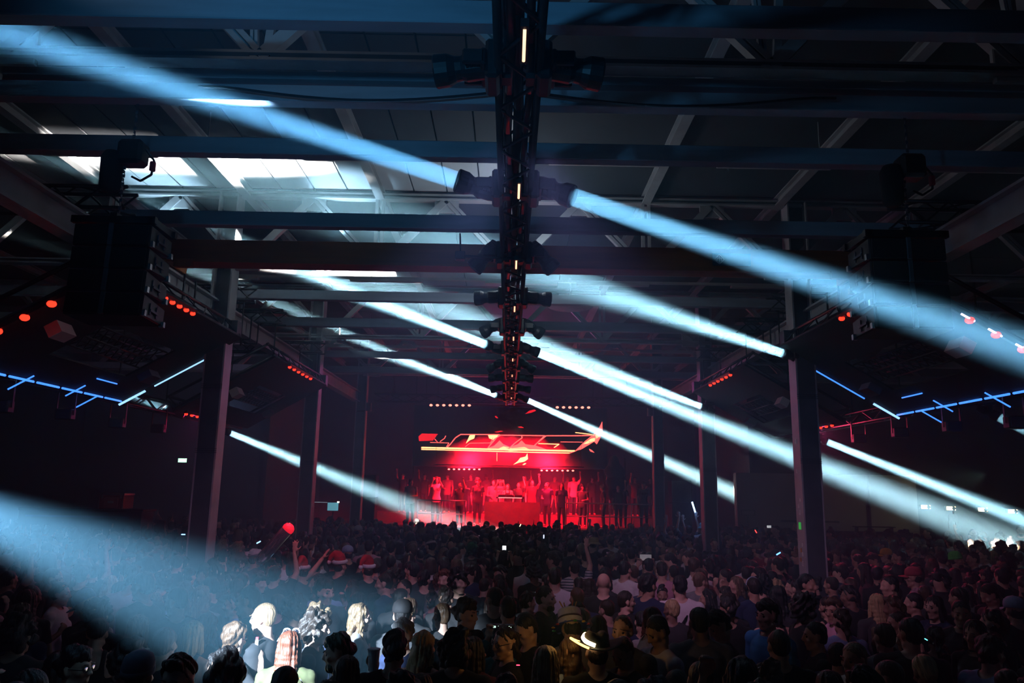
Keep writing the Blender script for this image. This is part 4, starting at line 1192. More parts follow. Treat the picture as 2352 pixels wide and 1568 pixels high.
# ================================================================== stage
M_STAGE = mat('stage_fascia', (.16, .10, .11), .7, 0, .2, 3)
t = empty('stage_deck', (0, 26.4, 0)); tag(t, 'long raised stage with dark fascia boards under red light', 'stage')
box('deck_top', (-6.6, 0, 1.3), (6.6, 5.6, 1.4), M_STAGE, t)
for i in range(11):
    box('fascia_board', (-6.6 + 1.2 * i + 0.01, -0.04, 0), (-6.6 + 1.2 * (i + 1) - 0.01, 0.0, 1.3), M_STAGE, t)
t = empty('rear_riser', (0, 29.6, 1.4)); tag(t, 'low riser at the back of the stage for the guests', 'riser')
box('riser_top', (-5.6, 0, 0.0), (5.6, 2.2, 0.35), M_STAGE, t, 0.01)
box('riser_step', (-1.0, -0.4, 0.0), (1.0, 0, 0.18), M_STAGE, t, 0.01)
def railing(x0, x1, y, z0, z1, lab, step=1.0):
    t = empty('guard_rail', (0, y, 0)); tag(t, lab, 'railing', 'stage guard rails')
    tube('top_rail', (x0, 0, z1), (x1, 0, z1), 0.022, M_CHROME, t)
    tube('mid_rail', (x0, 0, (z0 + z1) / 2), (x1, 0, (z0 + z1) / 2), 0.015, M_CHROME, t)
    n = max(1, int(round(abs(x1 - x0) / step)))
    for i in range(n + 1):
        x = x0 + (x1 - x0) * i / n
        tube('rail_post', (x, 0, z0), (x, 0, z1), 0.02, M_CHROME, t)
a_ = at(960, 1148, 26.5); b_ = at(1070, 1149, 26.5)
railing(a_.x, b_.x, 26.5, 1.4, a_.z, 'thin metal rail at the left front of the stage', 0.9)
a_ = at(1300, 1155, 26.5); b_ = at(1500, 1160, 26.5)
railing(a_.x, b_.x, 26.5, 1.4, a_.z, 'thin metal rail at the right front of the stage', 0.8)
# DJ table
t = empty('dj_table', (0.08, 27.9, 1.4)); tag(t, 'black performance table with a pale lit front edge at stage centre', 'table')
box('table_top', (-0.5, -0.35, 0.98), (0.5, 0.35, 1.03), M_BLACK, t)
box('front_panel', (-0.9, -0.38, 0), (1.05, -0.33, 0.86), M_STAGE, t)
box('lit_edge', (-0.42, -0.37, 0.99), (0.42, -0.352, 1.02), mat('lit_edge', (.9, .8, .8), .4, emit=(1, .75, .78), strength=1.1), t)
for xx in (-0.45, 0.42): box('leg', (xx, 0.2, 0), (xx + 0.04, 0.24, 0.98), M_BLACK, t)
for i, x in enumerate((-0.3, 0.0, 0.3)):
    t = empty('media_player', (0.08 + x, 27.85, 2.43)); tag(t, 'small flat mixing deck on the stage table, %s from its left end' % ORD[i], 'mixer', 'decks on the table')
    box('case', (-0.13, -0.15, 0), (0.13, 0.15, 0.07), M_BLACK, t, 0.008)
    bm = bmesh.new(); add_lathe(bm, [(0.02, 0.07), (0.085, 0.07), (0.08, 0.085), (0.02, 0.088)], 16); link('jog_wheel', bm_mesh(bm, 'jog_wheel', True), t, M_STEELD)

# LED screen with the burning lettering
SCRY = 29.0
t = empty('led_screen', (0, SCRY, 0)); tag(t, 'wide LED screen above the stage with red burning outlined lettering', 'screen')
c0 = at(955, 930, SCRY); c1 = at(1392, 1078, SCRY)
box('screen_body', (c0.x - .05, 0.02, c1.z), (c1.x + .05, 0.2, c0.z), M_BLACK, t, 0.01)
m = bpy.data.materials.new('screen_bloom'); m.use_nodes = True  # red picture glow, with the haze bloom below the lettering painted into emission
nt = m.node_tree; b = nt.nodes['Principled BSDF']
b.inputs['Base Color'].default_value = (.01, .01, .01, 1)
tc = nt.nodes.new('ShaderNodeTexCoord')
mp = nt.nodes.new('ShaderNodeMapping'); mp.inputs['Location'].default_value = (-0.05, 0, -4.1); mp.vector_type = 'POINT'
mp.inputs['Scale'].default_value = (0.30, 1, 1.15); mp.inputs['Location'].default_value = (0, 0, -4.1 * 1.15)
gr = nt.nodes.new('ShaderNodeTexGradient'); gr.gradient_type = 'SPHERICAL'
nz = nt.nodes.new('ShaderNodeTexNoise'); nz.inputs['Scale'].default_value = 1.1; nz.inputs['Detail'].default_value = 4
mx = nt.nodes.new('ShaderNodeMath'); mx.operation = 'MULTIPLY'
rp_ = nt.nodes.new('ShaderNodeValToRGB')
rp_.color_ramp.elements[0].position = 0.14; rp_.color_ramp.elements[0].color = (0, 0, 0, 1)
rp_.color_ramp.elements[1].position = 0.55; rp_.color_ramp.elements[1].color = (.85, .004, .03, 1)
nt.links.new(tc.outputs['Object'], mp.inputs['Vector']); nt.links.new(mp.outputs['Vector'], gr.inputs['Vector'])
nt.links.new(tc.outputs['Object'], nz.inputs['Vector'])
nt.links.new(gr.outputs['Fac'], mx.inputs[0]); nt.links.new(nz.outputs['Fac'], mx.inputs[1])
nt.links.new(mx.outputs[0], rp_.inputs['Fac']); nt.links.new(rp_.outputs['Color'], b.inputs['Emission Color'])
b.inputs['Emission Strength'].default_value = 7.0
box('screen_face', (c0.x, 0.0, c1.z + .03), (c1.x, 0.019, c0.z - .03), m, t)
m_hot = mat('screen_hot_line', (.9, .6, .4), .5, emit=(1.0, .50, .24), strength=4.5)
m_pnk = mat('screen_pink_line', (.9, .2, .2), .5, emit=(1.0, .12, .13), strength=3.2)
m_fil = mat('screen_red_fill', (.6, .05, .05), .5, emit=(1.0, .02, .035), strength=1.2)
def spt(u, v):                       # coordinates of the 3.36x close-up of the screen
    p = at(820 + u / 3.36, 880 + v / 3.36, SCRY); return Vector((p.x, -0.012, p.z))
def stroke(pts, r, m, closed=False):
    P = [spt(*q) for q in pts]
    if closed: P.append(P[0])
    bm = bmesh.new(); add_path(bm, P, r, 5); link('lettering_stroke', bm_mesh(bm, 'lettering_stroke'), t, m)
def fill(pts, m):
    bm = bmesh.new(); a = [bm.verts.new(spt(*q)) for q in pts]
    b2 = [bm.verts.new(v.co + Vector((0, 0.008, 0))) for v in a]
    bm.faces.new(a); bm.faces.new(list(reversed(b2)))
    for i in range(len(a)): bm.faces.new((a[i], a[(i + 1) % len(a)], b2[(i + 1) % len(a)], b2[i]))
    link('lettering_fill', bm_mesh(bm, 'lettering_fill'), t, m)
H, Pk = m_hot, m_pnk
stroke([(497, 496), (700, 500), (1000, 508), (1300, 514), (1680, 522)], .030, H)
stroke([(497, 510), (760, 516), (1100, 526), (1400, 534), (1640, 538)], .018, H)
stroke([(690, 498), (720, 470), (760, 420), (800, 394), (1100, 396), (1060, 440), (1010, 498)], .020, Pk)
stroke([(1010, 498), (1060, 430), (1110, 400), (1270, 402), (1275, 420), (1220, 460), (1170, 505)], .020, Pk)
stroke([(1250, 402), (1450, 404), (1400, 450), (1340, 510)], .020, Pk)
stroke([(1340, 505), (1400, 452), (1460, 404), (1700, 404), (1820, 402), (1760, 450), (1690, 520), (1640, 538)], .020, Pk)
stroke([(565, 456), (710, 460), (690, 490)], .012, Pk)
stroke([(835, 490), (870, 462), (1030, 460), (1050, 420)], .014, Pk)
stroke([(1400, 465), (1560, 470), (1520, 496)], .016, H)
stroke([(1570, 452), (1740, 454)], .012, Pk)
stroke([(640, 450), (675, 425), (685, 405)], .014, Pk); stroke([(600, 430), (620, 452)], .014, Pk)
stroke([(1685, 380), (1790, 392), (1830, 400)], .016, H)
stroke([(1080, 535), (1080, 600)], .008, H)
fill([(475, 410), (500, 388), (625, 390), (585, 442), (480, 446)], m_fil)
fill([(870, 400), (912, 396), (905, 425), (870, 440), (840, 465)], H)
fill([(1010, 398), (1105, 396), (1060, 440), (1020, 425)], H)
for fl, mm in (([(1005, 500), (1060, 480), (1100, 440), (1130, 470), (1180, 490), (1240, 470), (1270, 440), (1300, 470), (1380, 480), (1480, 515), (1150, 520)], m_pnk),
               ([(1090, 505), (1130, 485), (1200, 500), (1290, 490), (1340, 515), (1180, 522)], m_hot),
               ([(1205, 628), (1240, 600), (1260, 575), (1300, 565), (1315, 540), (1320, 585), (1290, 605), (1250, 612)], m_hot),
               ([(1275, 628), (1295, 615), (1308, 618), (1290, 630)], m_hot),
               ([(1690, 520), (1740, 470), (1790, 440), (1830, 390), (1870, 340), (1892, 295), (1895, 380), (1872, 430), (1850, 470), (1830, 450), (1780, 480), (1730, 510)], m_pnk),
               ([(1740, 470), (1800, 430), (1840, 420), (1835, 445), (1780, 465)], m_hot), ([(1840, 400), (1880, 370), (1870, 410), (1845, 430)], m_hot),
               ([(1790, 505), (1812, 515), (1832, 535), (1800, 525)], m_pnk),
               ([(1298, 236), (1330, 212), (1370, 202), (1382, 212), (1340, 228)], m_fil), ([(1062, 255), (1075, 252), (1090, 270), (1075, 268)], m_fil),
               ([(1240, 336), (1270, 333), (1290, 345), (1255, 343)], m_fil), ([(1060, 375), (1110, 366), (1130, 370), (1080, 380)], m_fil)):
    fill(fl, mm)
for s in (-1, 1):
    tube('flying_cable', (3.2 * s, 0.1, c0.z), (3.2 * s, 0.1, 7.555), 0.012, M_BLACK, t)

# red LED bars above and below the screen
for (xa, xb, py, n, dd, lab) in ((990, 1078, 930, 7, 25.9, 'row of red LED cells over the left of the screen'), (1280, 1352, 935, 6, 25.9, 'row of red LED cells over the right of the screen'),
                                 (1031, 1101, 1077, 7, 28.6, 'row of red LED cells under the left of the screen'), (1244, 1316, 1080, 7, 28.6, 'row of red LED cells under the right of the screen')):
    batten(at(xa, py, dd), at(xb, py + .4, dd), n, lab, 'red LED bars at the stage', 0.055 if py < 1000 else 0.045, mat('rose_led_cell', (.9, .3, .3), .4, emit=(1, .30, .26), strength=4))
t = empty('stage_truss'); tag(t, 'black cross truss above the front of the stage', 'truss')
zz = at(1176, 932, 25.9).z + .20
box_truss(t, (-4.6, 25.9, zz), (4.6, 25.9, zz), 0.25, 0.02, 0.5, M_BLACK)
for x in (-4, 4): tube('sling', (x, 25.9, zz), (x, 25.9, 7.555), 0.01, M_BLACK, t)
t = empty('lower_bar'); tag(t, 'thin black bar under the screen carrying red cells', 'bar')
p = at(1176, 1076, 28.6); tube('bar_tube', (-2.8, 28.6, p.z + .1), (2.8, 28.6, p.z + .1), 0.02, M_BLACK, t)
for x in (-2.7, 2.7): tube('drop_wire', (x, 28.6, p.z + .1), (x, 28.6, 7.555), 0.006, M_BLACK, t)
# speaker towers and drapes beside the stage
for s, (px, py0, py1) in ((-1, (846, 1065, 1105)), (1, (1560, 1075, 1150))):
    p = at(px, py0, 27.2)
    t = empty('side_speaker', (p.x, 27.2, 0)); tag(t, 'dark speaker stack standing %s of the stage' % SIDE[s], 'speaker', 'stage speaker stacks')
    for j in range(4):
        box('speaker_box', (-0.35, -0.3, 0.78 * j + .002), (0.35, 0.3, 0.78 * j + 0.77), M_BLACK, t, 0.02)
        box('grille', (-0.3, -0.315, 0.78 * j + .06), (0.3, -0.3, 0.78 * j + 0.7), M_BLACKM, t)
t = empty('side_mast', (3.9, 28.2, 1.4)); tag(t, 'dark fabric bundle hung on a mast at the right end of the screen', 'mast')
tube('mast_pole', (0.35, 0, 0), (0.35, 0, 2.5), 0.03, M_BLACK, t)
bm = bmesh.new()
for z_, r_ in ((0.9, .12), (1.2, .3), (1.6, .42), (2.0, .38), (2.3, .2)): add_sphere(bm, (0.05 * math.sin(z_ * 5), 0, z_), (r_, .25, .3), 12, 8)
me = remeshed(bm, 0.05, 3); me.materials.append(M_BLACKM); link('fabric_bundle', me, t, M_BLACKM)

# ================================================================== things along the walls
p = at(420, 1057, 25.15)
t = empty('exit_sign', p); tag(t, 'small glowing pale green exit sign on the left end wall', 'sign')
box('sign_case', (-0.15, -0.03, -0.075), (0.15, 0.03, 0.075), M_BLACK, t, 0.008)
box('lit_face', (-0.14, -0.036, -0.065), (0.14, -0.03, 0.065), mat('exit_glow', (.5, .9, .8), .4, emit=(.35, 1, .85), strength=2.5), t)
bm = bmesh.new()
for x in (-0.09, -0.05, 0.0, 0.05): add_box(bm, (x, -0.039, -0.03), (x + 0.025, -0.036, 0.035))
add_box(bm, (0.09, -0.039, -0.04), (0.115, -0.036, 0.05))
link('pictogram', bm_mesh(bm, 'pictogram'), t, mat('exit_mark', (.75, .95, .9), .4, emit=(.85, 1, .95), strength=3))
p = at(765, 1163, 24.0)
t = empty('blue_screen', p); tag(t, 'small bright blue panel on the wall beyond the third left column', 'panel')
box('panel_case', (-0.18, -0.02, -0.13), (0.18, 0.03, 0.13), M_BLACK, t)
box('lit_panel', (-0.165, -0.028, -0.12), (0.165, -0.02, 0.12), mat('blue_panel', (.1, .4, .6), .4, emit=(.12, .50, .75), strength=0.9), t)
tube('cable', (-0.1, 0, 0.12), (-1.1, 0, 0.13), 0.008, mat('ice_line', (.4, .6, .7), .4, emit=(.4, .7, 1), strength=.5), t)
tube('stand_pole', (0, 0.02, -p.z), (0, 0.02, -0.12), 0.02, M_BLACK, t)
box('lamp_tip', (0.13, -0.06, 0.12), (0.19, -0.02, 0.16), mat('ice_tip', (.8, .9, 1), .4, emit=(.8, .95, 1), strength=4), t)
# flight case on a dark counter, left aisle
a_ = at(180, 1166, 18.5); b_ = at(345, 1170, 18.5)
t = empty('bar_counter', (0, 18.5, 0)); tag(t, 'dark bar counter behind the crowd at the left', 'counter')
box('counter_top', (a_.x - 1.2, -0.35, a_.z - 0.06), (b_.x, 0.35, a_.z), M_BLACK, t, 0.01)
box('counter_front', (a_.x - 1.2, -0.3, 0), (b_.x - 0.05, 0.3, a_.z - 0.06), mat('counter_blue', (.02, .03, .05), .6), t)
box('front_rail', (a_.x - 1.0, -0.37, a_.z - 0.2), (b_.x - 0.3, -0.35, a_.z - 0.16), mat('rail_blue', (.03, .08, .2), .4), t)
p = at(266, 1165, 18.5)
m_case = mat('case_red', (.38, .05, .07), .6, 0, .2, 6)
t = empty('flight_case', (p.x, 18.5, a_.z)); tag(t, 'red flight case with metal edges standing on the left counter', 'case')
box('case_body', (-0.29, -0.25, 0), (0.29, 0.25, 0.31), m_case, t, 0.01)
box('case_lid', (-0.3, -0.26, 0.31), (0.3, 0.26, 0.36), M_CHROME, t, 0.008)
box('lid_panel', (-0.16, -0.265, 0.02), (0.16, -0.25, 0.26), mat('case_pink', (.55, .16, .17), .6), t, 0.004)
box('name_plate', (-0.07, -0.27, 0.13), (0.06, -0.265, 0.18), M_LAMPBODY, t)
for xx in (-0.29, 0.27): box('corner_edge', (xx, -0.26, 0), (xx + 0.02, -0.25, 0.31), M_CHROME, t)
for xx in (-0.24, 0.2): box('latch', (xx, -0.268, 0.24), (xx + 0.04, -0.25, 0.32), M_CHROME, t)
# wall floods right
M_FLD = mat('flood_glow', (.9, 1, .8), .4, emit=(.86, 1.0, .66), strength=7)
for i, (px, py) in enumerate(((2126, 1164), (2184, 1167), (2257, 1170), (2326, 1174))):
    p = at(px, py, 24.9)
    t = empty('flood_lamp', p); tag(t, 'bright flood lamp on the right end wall, %s from the left' % ORD[i], 'lamp', 'flood lamps on the right wall')
    box('housing', (-0.16, 0.0, -0.07), (0.16, 0.12, 0.07), M_BLACK, t, 0.01)
    box('bright_glass', (-0.14, -0.015, -0.055), (0.05, 0.0, 0.055), M_FLD, t)
    bm = bmesh.new(); add_lathe(bm, [(0.02, -0.05), (0.05, -0.04), (0.055, 0.03), (0.02, 0.04)], 12, Matrix.Translation((0.08, -0.02, 0)) @ Matrix.Rotation(R(90), 4, 'X')); link('motion_sensor', bm_mesh(bm, 'motion_sensor', True), t, M_BLACK)
    box('bright_side', (0.12, -0.014, -0.06), (0.15, 0.0, 0.06), M_FLD, t)
    box('bracket', (-0.03, 0.12, -0.03), (0.03, 0.3, 0.03), M_BLACK, t)
p0 = at(2010, 1165, 24.0)
spot_light('flood', (p0.x + 3.2, 23.4, 3.4), (p0.x - 0.6, 24.5, 2.4), 40, 80, (.8, 1, .78), .9, .1)
p = at(2005, 1180, 24.0)
t = empty('bar_shelf', (p.x, 24.0, 0)); tag(t, 'dark shelf with small pale bottles before the pale partition', 'shelf')
box('shelf_board', (-0.6, -0.15, 1.75), (0.6, 0.15, 1.78), M_BLACK, t)
for xx in (-0.55, 0.52): box('shelf_leg', (xx, -0.1, 0), (xx + 0.03, 0.1, 1.75), M_BLACK, t)
p = at(1718, 1177, 24.2)
t = empty('wall_notice', p); tag(t, 'small pale notice board between the right columns', 'notice')
box('notice_board', (-0.22, 0, -0.08), (0.22, 0.02, 0.08), M_WALL, t); box('notice_paper', (-0.2, -0.006, -0.07), (0.2, 0, 0.07), M_WALLP, t)
tube('notice_post', (0, 0.03, -p.z), (0, 0.03, 0.08), 0.02, M_BLACK, t)
# ================================================================== the crowd: people one can single out
# pixel of the crown, height, turn (0 faces the stage, 90 faces left, -90 faces right, 180 faces us), pose, hair, top, hat, skin, beard, label
FOLK = [
 (45, 1420, 1.78, -5, 'm_down', 'curly', 'black', 'tee', 'charcoal', None, 1, 0, 'broad person with curly black hair and charcoal T-shirt at the bottom left corner'),
 (40, 1393, 1.74, 10, 'm_lookl', 'tousled', 'dark', 'tee', 'navy', None, 1, 0, 'person with shiny tousled dark hair just behind the curly head at bottom left'),
 (137, 1338, 1.68, -80, 'f_down', 'bun', 'black', 'tee', 'white', None, 0, 0, 'woman in white T-shirt with black hair in a bun, facing right, at left'),
 (205, 1360, 1.74, 85, 'm_headdown', 'under', 'dark', 'tee', 'charcoal', 'cap_blue', 1, 0, 'person in a light blue peaked cap facing left'),
 (228, 1383, 1.70, 0, 'm_down', 'curly', 'black', 'tee', 'black', None, 1, 0, 'person with glossy black curls right below the light blue cap'),
 (226, 1423, 1.66, 15, 'f_down', 'fringe', 'black', 'tank', 'black', None, 0, 0, 'bare-shouldered woman with slick black hair in a black tank top at lower left'),
 (335, 1314, 1.90, 75, 'm_down', 'short', 'brown', 'tee', 'charcoal', None, 0, 0, 'tall man wrapped in the blue beam, in profile facing left'),
 (354, 1369, 1.66, 5, 'f_down', 'long', 'light', 'long', 'charcoal', None, 0, 0, 'woman with long straight fair hair standing in the blue beam'),
 (316, 1422, 1.66, -10, 'f_down', 'long', 'light', 'long', 'stripe', None, 0, 0, 'woman with sunlit light brown hair in a striped top'),
 (297, 1480, 1.68, 20, 'm_down', 'curly', 'black', 'tee', 'black', None, 1, 0, 'small dark curly head in front of the striped top'),
 (320, 1508, 1.72, 0, 'm_down', 'buzz', 'dark', 'tee', 'navy', 'beanie_navy', 1, 0, 'person in a round navy beanie at the bottom edge'),
 (170, 1488, 1.74, -60, 'm_lookr', 'tousled', 'black', 'tee', 'black', None, 1, 0, 'dark-haired person with mirrored sunglasses, facing right at the bottom left'),
 (190, 1300, 1.72, 0, 'm_rise', 'short', 'dark', 'tee', 'charcoal', None, 0, 0, 'person raising a hand into the blue beam at the left'),
 (62, 1356, 1.72, 40, 'f_down', 'long', 'dark', 'tee', 'black', None, 1, 0, 'dim woman with long dark hair near the left edge'),
 (441, 1428, 1.68, -8, 'f_down', 'bob', 'blond', 'tank', 'black', None, 0, 0, 'woman with a dazzling white-lit blond bob and black straps'),
 (474, 1410, 1.66, -25, 'f_down', 'wavy', 'red', 'tee', 'black', None, 0, 0, 'woman with wavy auburn hair right of the bright blond bob'),
 (578, 1347, 1.84, 88, 'm_down', 'short', 'dark', 'tee', 'teal', None, 0, 0, 'dark-haired man in profile facing left behind the shaved head'),
 (614, 1384, 1.80, 82, 'm_down', 'buzz', 'light', 'tee', 'black', None, 0, 0, 'shaved-headed man blasted by light, black T-shirt with white winged print'),
 (535, 1434, 1.68, -40, 'f_face', 'tousled', 'brown', 'tee', 'charcoal', None, 0, 0, 'brown-haired person in glasses lifting a hand beside the shaved man'),
 (516, 1502, 1.66, 70, 'f_down', 'bigcurl', 'black', 'tee', 'black', None, 0, 0, 'long-curled dark-haired woman facing left at the bottom edge'),
 (665, 1452, 1.66, 5, 'f_down', 'long', 'red', 'tee', 'olive', 'shades', 0, 0, 'woman with long auburn hair and white sunglasses pushed up on her head'),
 (722, 1408, 1.74, -85, 'm_down', 'curly', 'dark', 'tee', 'charcoal', None, 0, 0, 'man with light-topped curls in profile facing right'),
 (745, 1330, 1.82, -130, 'm_down', 'tousled', 'dark', 'tee', 'charcoal', None, 0, 0, 'dark-haired man in a charcoal T-shirt turned toward us behind the curly profile'),
 (786, 1460, 1.72, 80, 'm_drink', 'tousled', 'green', 'tee', 'charcoal', None, 0, 1, 'bearded person with greenish black hair lifting a cigarette'),
 (463, 1348, 1.68, 20, 'f_down', 'wavy', 'light', 'long', 'grey', None, 0, 0, 'fair wavy-haired woman veiled by the blue beam'),
 (823, 1388, 1.68, -75, 'f_down', 'wavy', 'light', 'long', 'grey', None, 0, 0, 'woman in glasses with long light hair, in profile facing right'),
 (906, 1452, 1.76, -5, 'm_down', 'quiff', 'black', 'tee', 'black', None, 0, 0, 'man with thick black hair and black T-shirt seen from behind, bottom centre left'),
 (929, 1424, 1.68, 150, 'f_down', 'tousled', 'grey', 'tee', 'navy', None, 0, 0, 'grey-fair haired person facing us with the light on the forehead'),
 (972, 1452, 1.66, -20, 'f_drink', 'wavy', 'blond', 'tank', 'black', None, 0, 0, 'woman with long wavy blond hair lit from the left, drink in hand'),
 (925, 1384, 1.74, 0, 'm_down', 'buzz', 'black', 'tee', 'charcoal', 'cap_black', 0, 0, 'person in a black cap worn backward, dark T-shirt'),
 (1067, 1376, 1.80, -120, 'm_down', 'tousled', 'dark', 'tee', 'black', None, 0, 0, 'man with swept dark hair and black T-shirt looking up to the right'),
 (1047, 1455, 1.74, 0, 'm_down', 'curly', 'dark', 'tee', 'black', None, 0, 0, 'person with short dark brown curls seen from behind, bottom centre'),
 (1085, 1476, 1.66, -10, 'f_down', 'long', 'dark', 'tee', 'burgundy', None, 0, 0, 'woman with long dark brown hair right of the brown curls'),
 (1165, 1450, 1.70, 110, 'f_face', 'pony', 'dark', 'tee', 'black', None, 0, 0, 'person in glasses with a hand at the mouth, facing left'),
 (1168, 1370, 1.76, 15, 'm_down', 'short', 'black', 'tee', 'teal', None, 0, 0, 'black-haired person in a teal top seen from behind, near the middle'),
 (1214, 1417, 1.76, 120, 'm_headdown', 'short', 'black', 'tee', 'black', None, 0, 0, 'man with black hair leaning down toward the left, ear lit'),
 (1249, 1346, 1.76, -110, 'm_down', 'short', 'dark', 'tee', 'charcoal', None, 0, 1, 'bearded dark-haired man in profile left of the cake hat'),
 (1274, 1304, 1.80, 0, 'm_down', 'short', 'black', 'tee', 'white', None, 0, 0, 'black-haired man in a white T-shirt seen from behind, left of the shaven head'),
 (1314, 1402, 1.74, 10, 'm_headdown', 'under', 'dark', 'tee', 'grey', 'cake', 0, 0, 'person wearing a white birthday cake hat with candles'),
 (1386, 1316, 1.80, -12, 'm_down', 'bald', 'dark', 'tee', 'black', None, 0, 0, 'bald man in a black T-shirt seen from behind'),
 (1434, 1288, 1.78, -40, 'm_down', 'short', 'black', 'tee', 'white', None, 0, 0, 'man in a white T-shirt directly right of the bald man'),
 (1487, 1320, 1.80, -50, 'm_down', 'tousled', 'black', 'tee', 'navy', None, 1, 0, 'black-haired man in navy looking right, in front of the pink T-shirt'),
 (1520, 1290, 1.78, -15, 'm_down', 'short', 'dark', 'tee', 'pink', None, 0, 0, 'man in a pink T-shirt seen from behind right of centre'),
 (1372, 1462, 1.72, 5, 'm_down', 'under', 'dark', 'tee', 'black', 'glowhat', 0, 0, 'person in a wide black hat with a glowing golden trim'),
 (1432, 1411, 1.78, 150, 'm_down', 'buzz', 'brown', 'tee', 'charcoal', None, 0, 1, 'man with receding hair facing us behind the glowing hat'),
 (1436, 1478, 1.68, 130, 'm_headdown', 'buzz', 'brown', 'tee', 'charcoal', None, 1, 0, 'orange-lit bowed head right of the glowing hat'),
 (1515, 1423, 1.76, 115, 'm_headdown', 'short', 'black', 'tee', 'white', None, 1, 0, 'black-haired man in a pale T-shirt bowed to the left'),
 (1562, 1322, 1.80, 0, 'm_down', 'short', 'black', 'tee', 'white', None, 0, 0, 'man in a white T-shirt with a black bag strap, seen from behind'),
 (1254, 1486, 1.66, 0, 'f_down', 'long', 'light', 'tee', 'black', None, 0, 0, 'woman with straight light brown hair at the bottom edge, left of the glowing hat'),
 (1310, 1506, 1.64, 30, 'f_down', 'wavy', 'brown', 'tee', 'paleblue', None, 0, 0, 'woman with wavy brown hair under the brim of the glowing hat'),
 (1606, 1396, 1.80, 0, 'm_down', 'short', 'black', 'tee', 'grey', None, 0, 0, 'black-haired man in a light grey T-shirt seen from behind'),
 (1657, 1420, 1.74, 100, 'm_headdown', 'tousled', 'black', 'tee', 'burgundy', None, 0, 0, 'tousled person bowed to the left beside the grey T-shirt'),
 (1764, 1380, 1.80, 120, 'm_down', 'tousled', 'black', 'tee', 'blue', None, 0, 0, 'man in a vivid blue T-shirt turned toward us'),
 (1790, 1446, 1.76, 0, 'm_down', 'buzz', 'black', 'tee', 'black', None, 1, 0, 'close-cropped man in black in front of the blue T-shirt'),
 (1842, 1370, 1.78, -90, 'm_drink', 'curly', 'black', 'tee', 'black', None, 1, 0, 'man with black curls in profile facing right'),
 (1850, 1318, 1.82, -140, 'm_down', 'short', 'black', 'tee', 'charcoal', None, 1, 1, 'bearded man with a reddish face looking toward us, right of centre'),
 (1731, 1326, 1.78, 10, 'm_down', 'buzz', 'dark', 'tee', 'navy', None, 1, 0, 'shaven red-lit head with a thin pale headphone band'),
 (1610, 1519, 1.74, 0, 'm_down', 'buzz', 'dark', 'tee', 'charcoal', None, 0, 0, 'cropped round head at the bottom edge below the grey T-shirt'),
 (1933, 1399, 1.68, 0, 'f_down', 'pony', 'dark', 'tee', 'paleblue', None, 0, 0, 'person with a dark ponytail and rucksack straps at lower right'),
 (1905, 1542, 1.72, 0, 'm_down', 'short', 'dark', 'tee', 'black', None, 1, 0, 'dark head cut by the bottom edge at lower right'),
 (1672, 1374, 1.72, 0, 'm_down', 'quiff', 'black', 'tee', 'black', None, 1, 0, 'tall-haired dark person between the grey and the blue T-shirts'),
 (2087, 1420, 1.80, -25, 'm_lookl', 'short', 'black', 'tee', 'black', None, 0, 0, 'large man with faded black hair and black shirt at lower right'),
 (2032, 1440, 1.70, 10, 'm_down', 'short', 'dark', 'tee', 'grey', None, 0, 0, 'person in a mauve grey T-shirt left of the large faded haircut'),
 (2148, 1369, 1.70, 110, 'f_down', 'bob', 'black', 'tee', 'navy', None, 0, 0, 'woman with a black bob facing left at lower right'),
 (2015, 1365, 1.68, 0, 'f_down', 'long', 'blond', 'tee', 'charcoal', None, 0, 0, 'woman with long fair hair seen from behind at lower right'),
 (2046, 1322, 1.80, 90, 'm_down', 'short', 'black', 'tee', 'black', None, 0, 0, 'man in profile facing left behind the long fair hair'),
 (2100, 1306, 1.76, 60, 'm_down', 'under', 'dark', 'tee', 'pink', 'cap_red', 0, 0, 'man in a dull red cap and pink T-shirt at right'),
 (2330, 1376, 1.74, 0, 'm_down', 'under', 'dark', 'tee', 'black', 'cap_pale', 0, 0, 'person in a pale blue cap at the right edge'),
 (2206, 1380, 1.76, 150, 'm_down', 'short', 'dark', 'tee', 'charcoal', None, 1, 0, 'dim man facing us at lower right between black bob and pale cap'),
 (2240, 1425, 1.72, 120, 'f_down', 'bob', 'dark', 'tee', 'black', None, 1, 0, 'dim woman facing left at the lower right'),
 (2268, 1463, 1.74, -70, 'm_down', 'tousled', 'dark', 'tee', 'paleblue', None, 1, 0, 'person in a pale blue top facing right at the bottom right corner'),
 # middle rows
 (696, 1292, 1.72, 60, 'm_down', 'under', 'dark', 'tee', 'charcoal', 'santa', 0, 0, 'person in a red and white santa hat right of the glowing tube'),
 (780, 1281, 1.74, -30, 'm_down', 'under', 'dark', 'tee', 'black', 'santa', 0, 0, 'person in a santa hat, middle one of the three hats'),
 (847, 1290, 1.72, 30, 'm_down', 'under', 'dark', 'tee', 'black', 'santa', 0, 0, 'person in a santa hat below the lavender T-shirt'),
 (585, 1266, 1.74, -40, 'm_down', 'under', 'brown', 'tee', 'burgundy', 'cowboy', 0, 0, 'person in a pale cowboy hat left of the glowing tube'),
 (632, 1300, 1.70, 0, 'm_rise', 'short', 'dark', 'tee', 'black', None, 0, 0, 'person lifting the clear tube with the glowing red top'),
 (672, 1296, 1.70, -60, 'm_point', 'short', 'dark', 'tee', 'burgundy', None, 0, 0, 'red-lit person stretching an arm up to the right'),
 (848, 1240, 1.80, 0, 'm_down', 'short', 'black', 'tee', 'pink', None, 0, 0, 'man in a lavender T-shirt behind the santa hats'),
 (1084, 1248, 1.74, 0, 'f_down', 'curly', 'green', 'tee', 'charcoal', 'beanie_dkgreen', 0, 0, 'person with a fuzzy dark green head in the middle of the crowd'),
 (990, 1240, 1.76, 50, 'm_down', 'short', 'black', 'tee', 'charcoal', 'headband', 0, 0, 'person with a broad white headband in the middle of the crowd'),
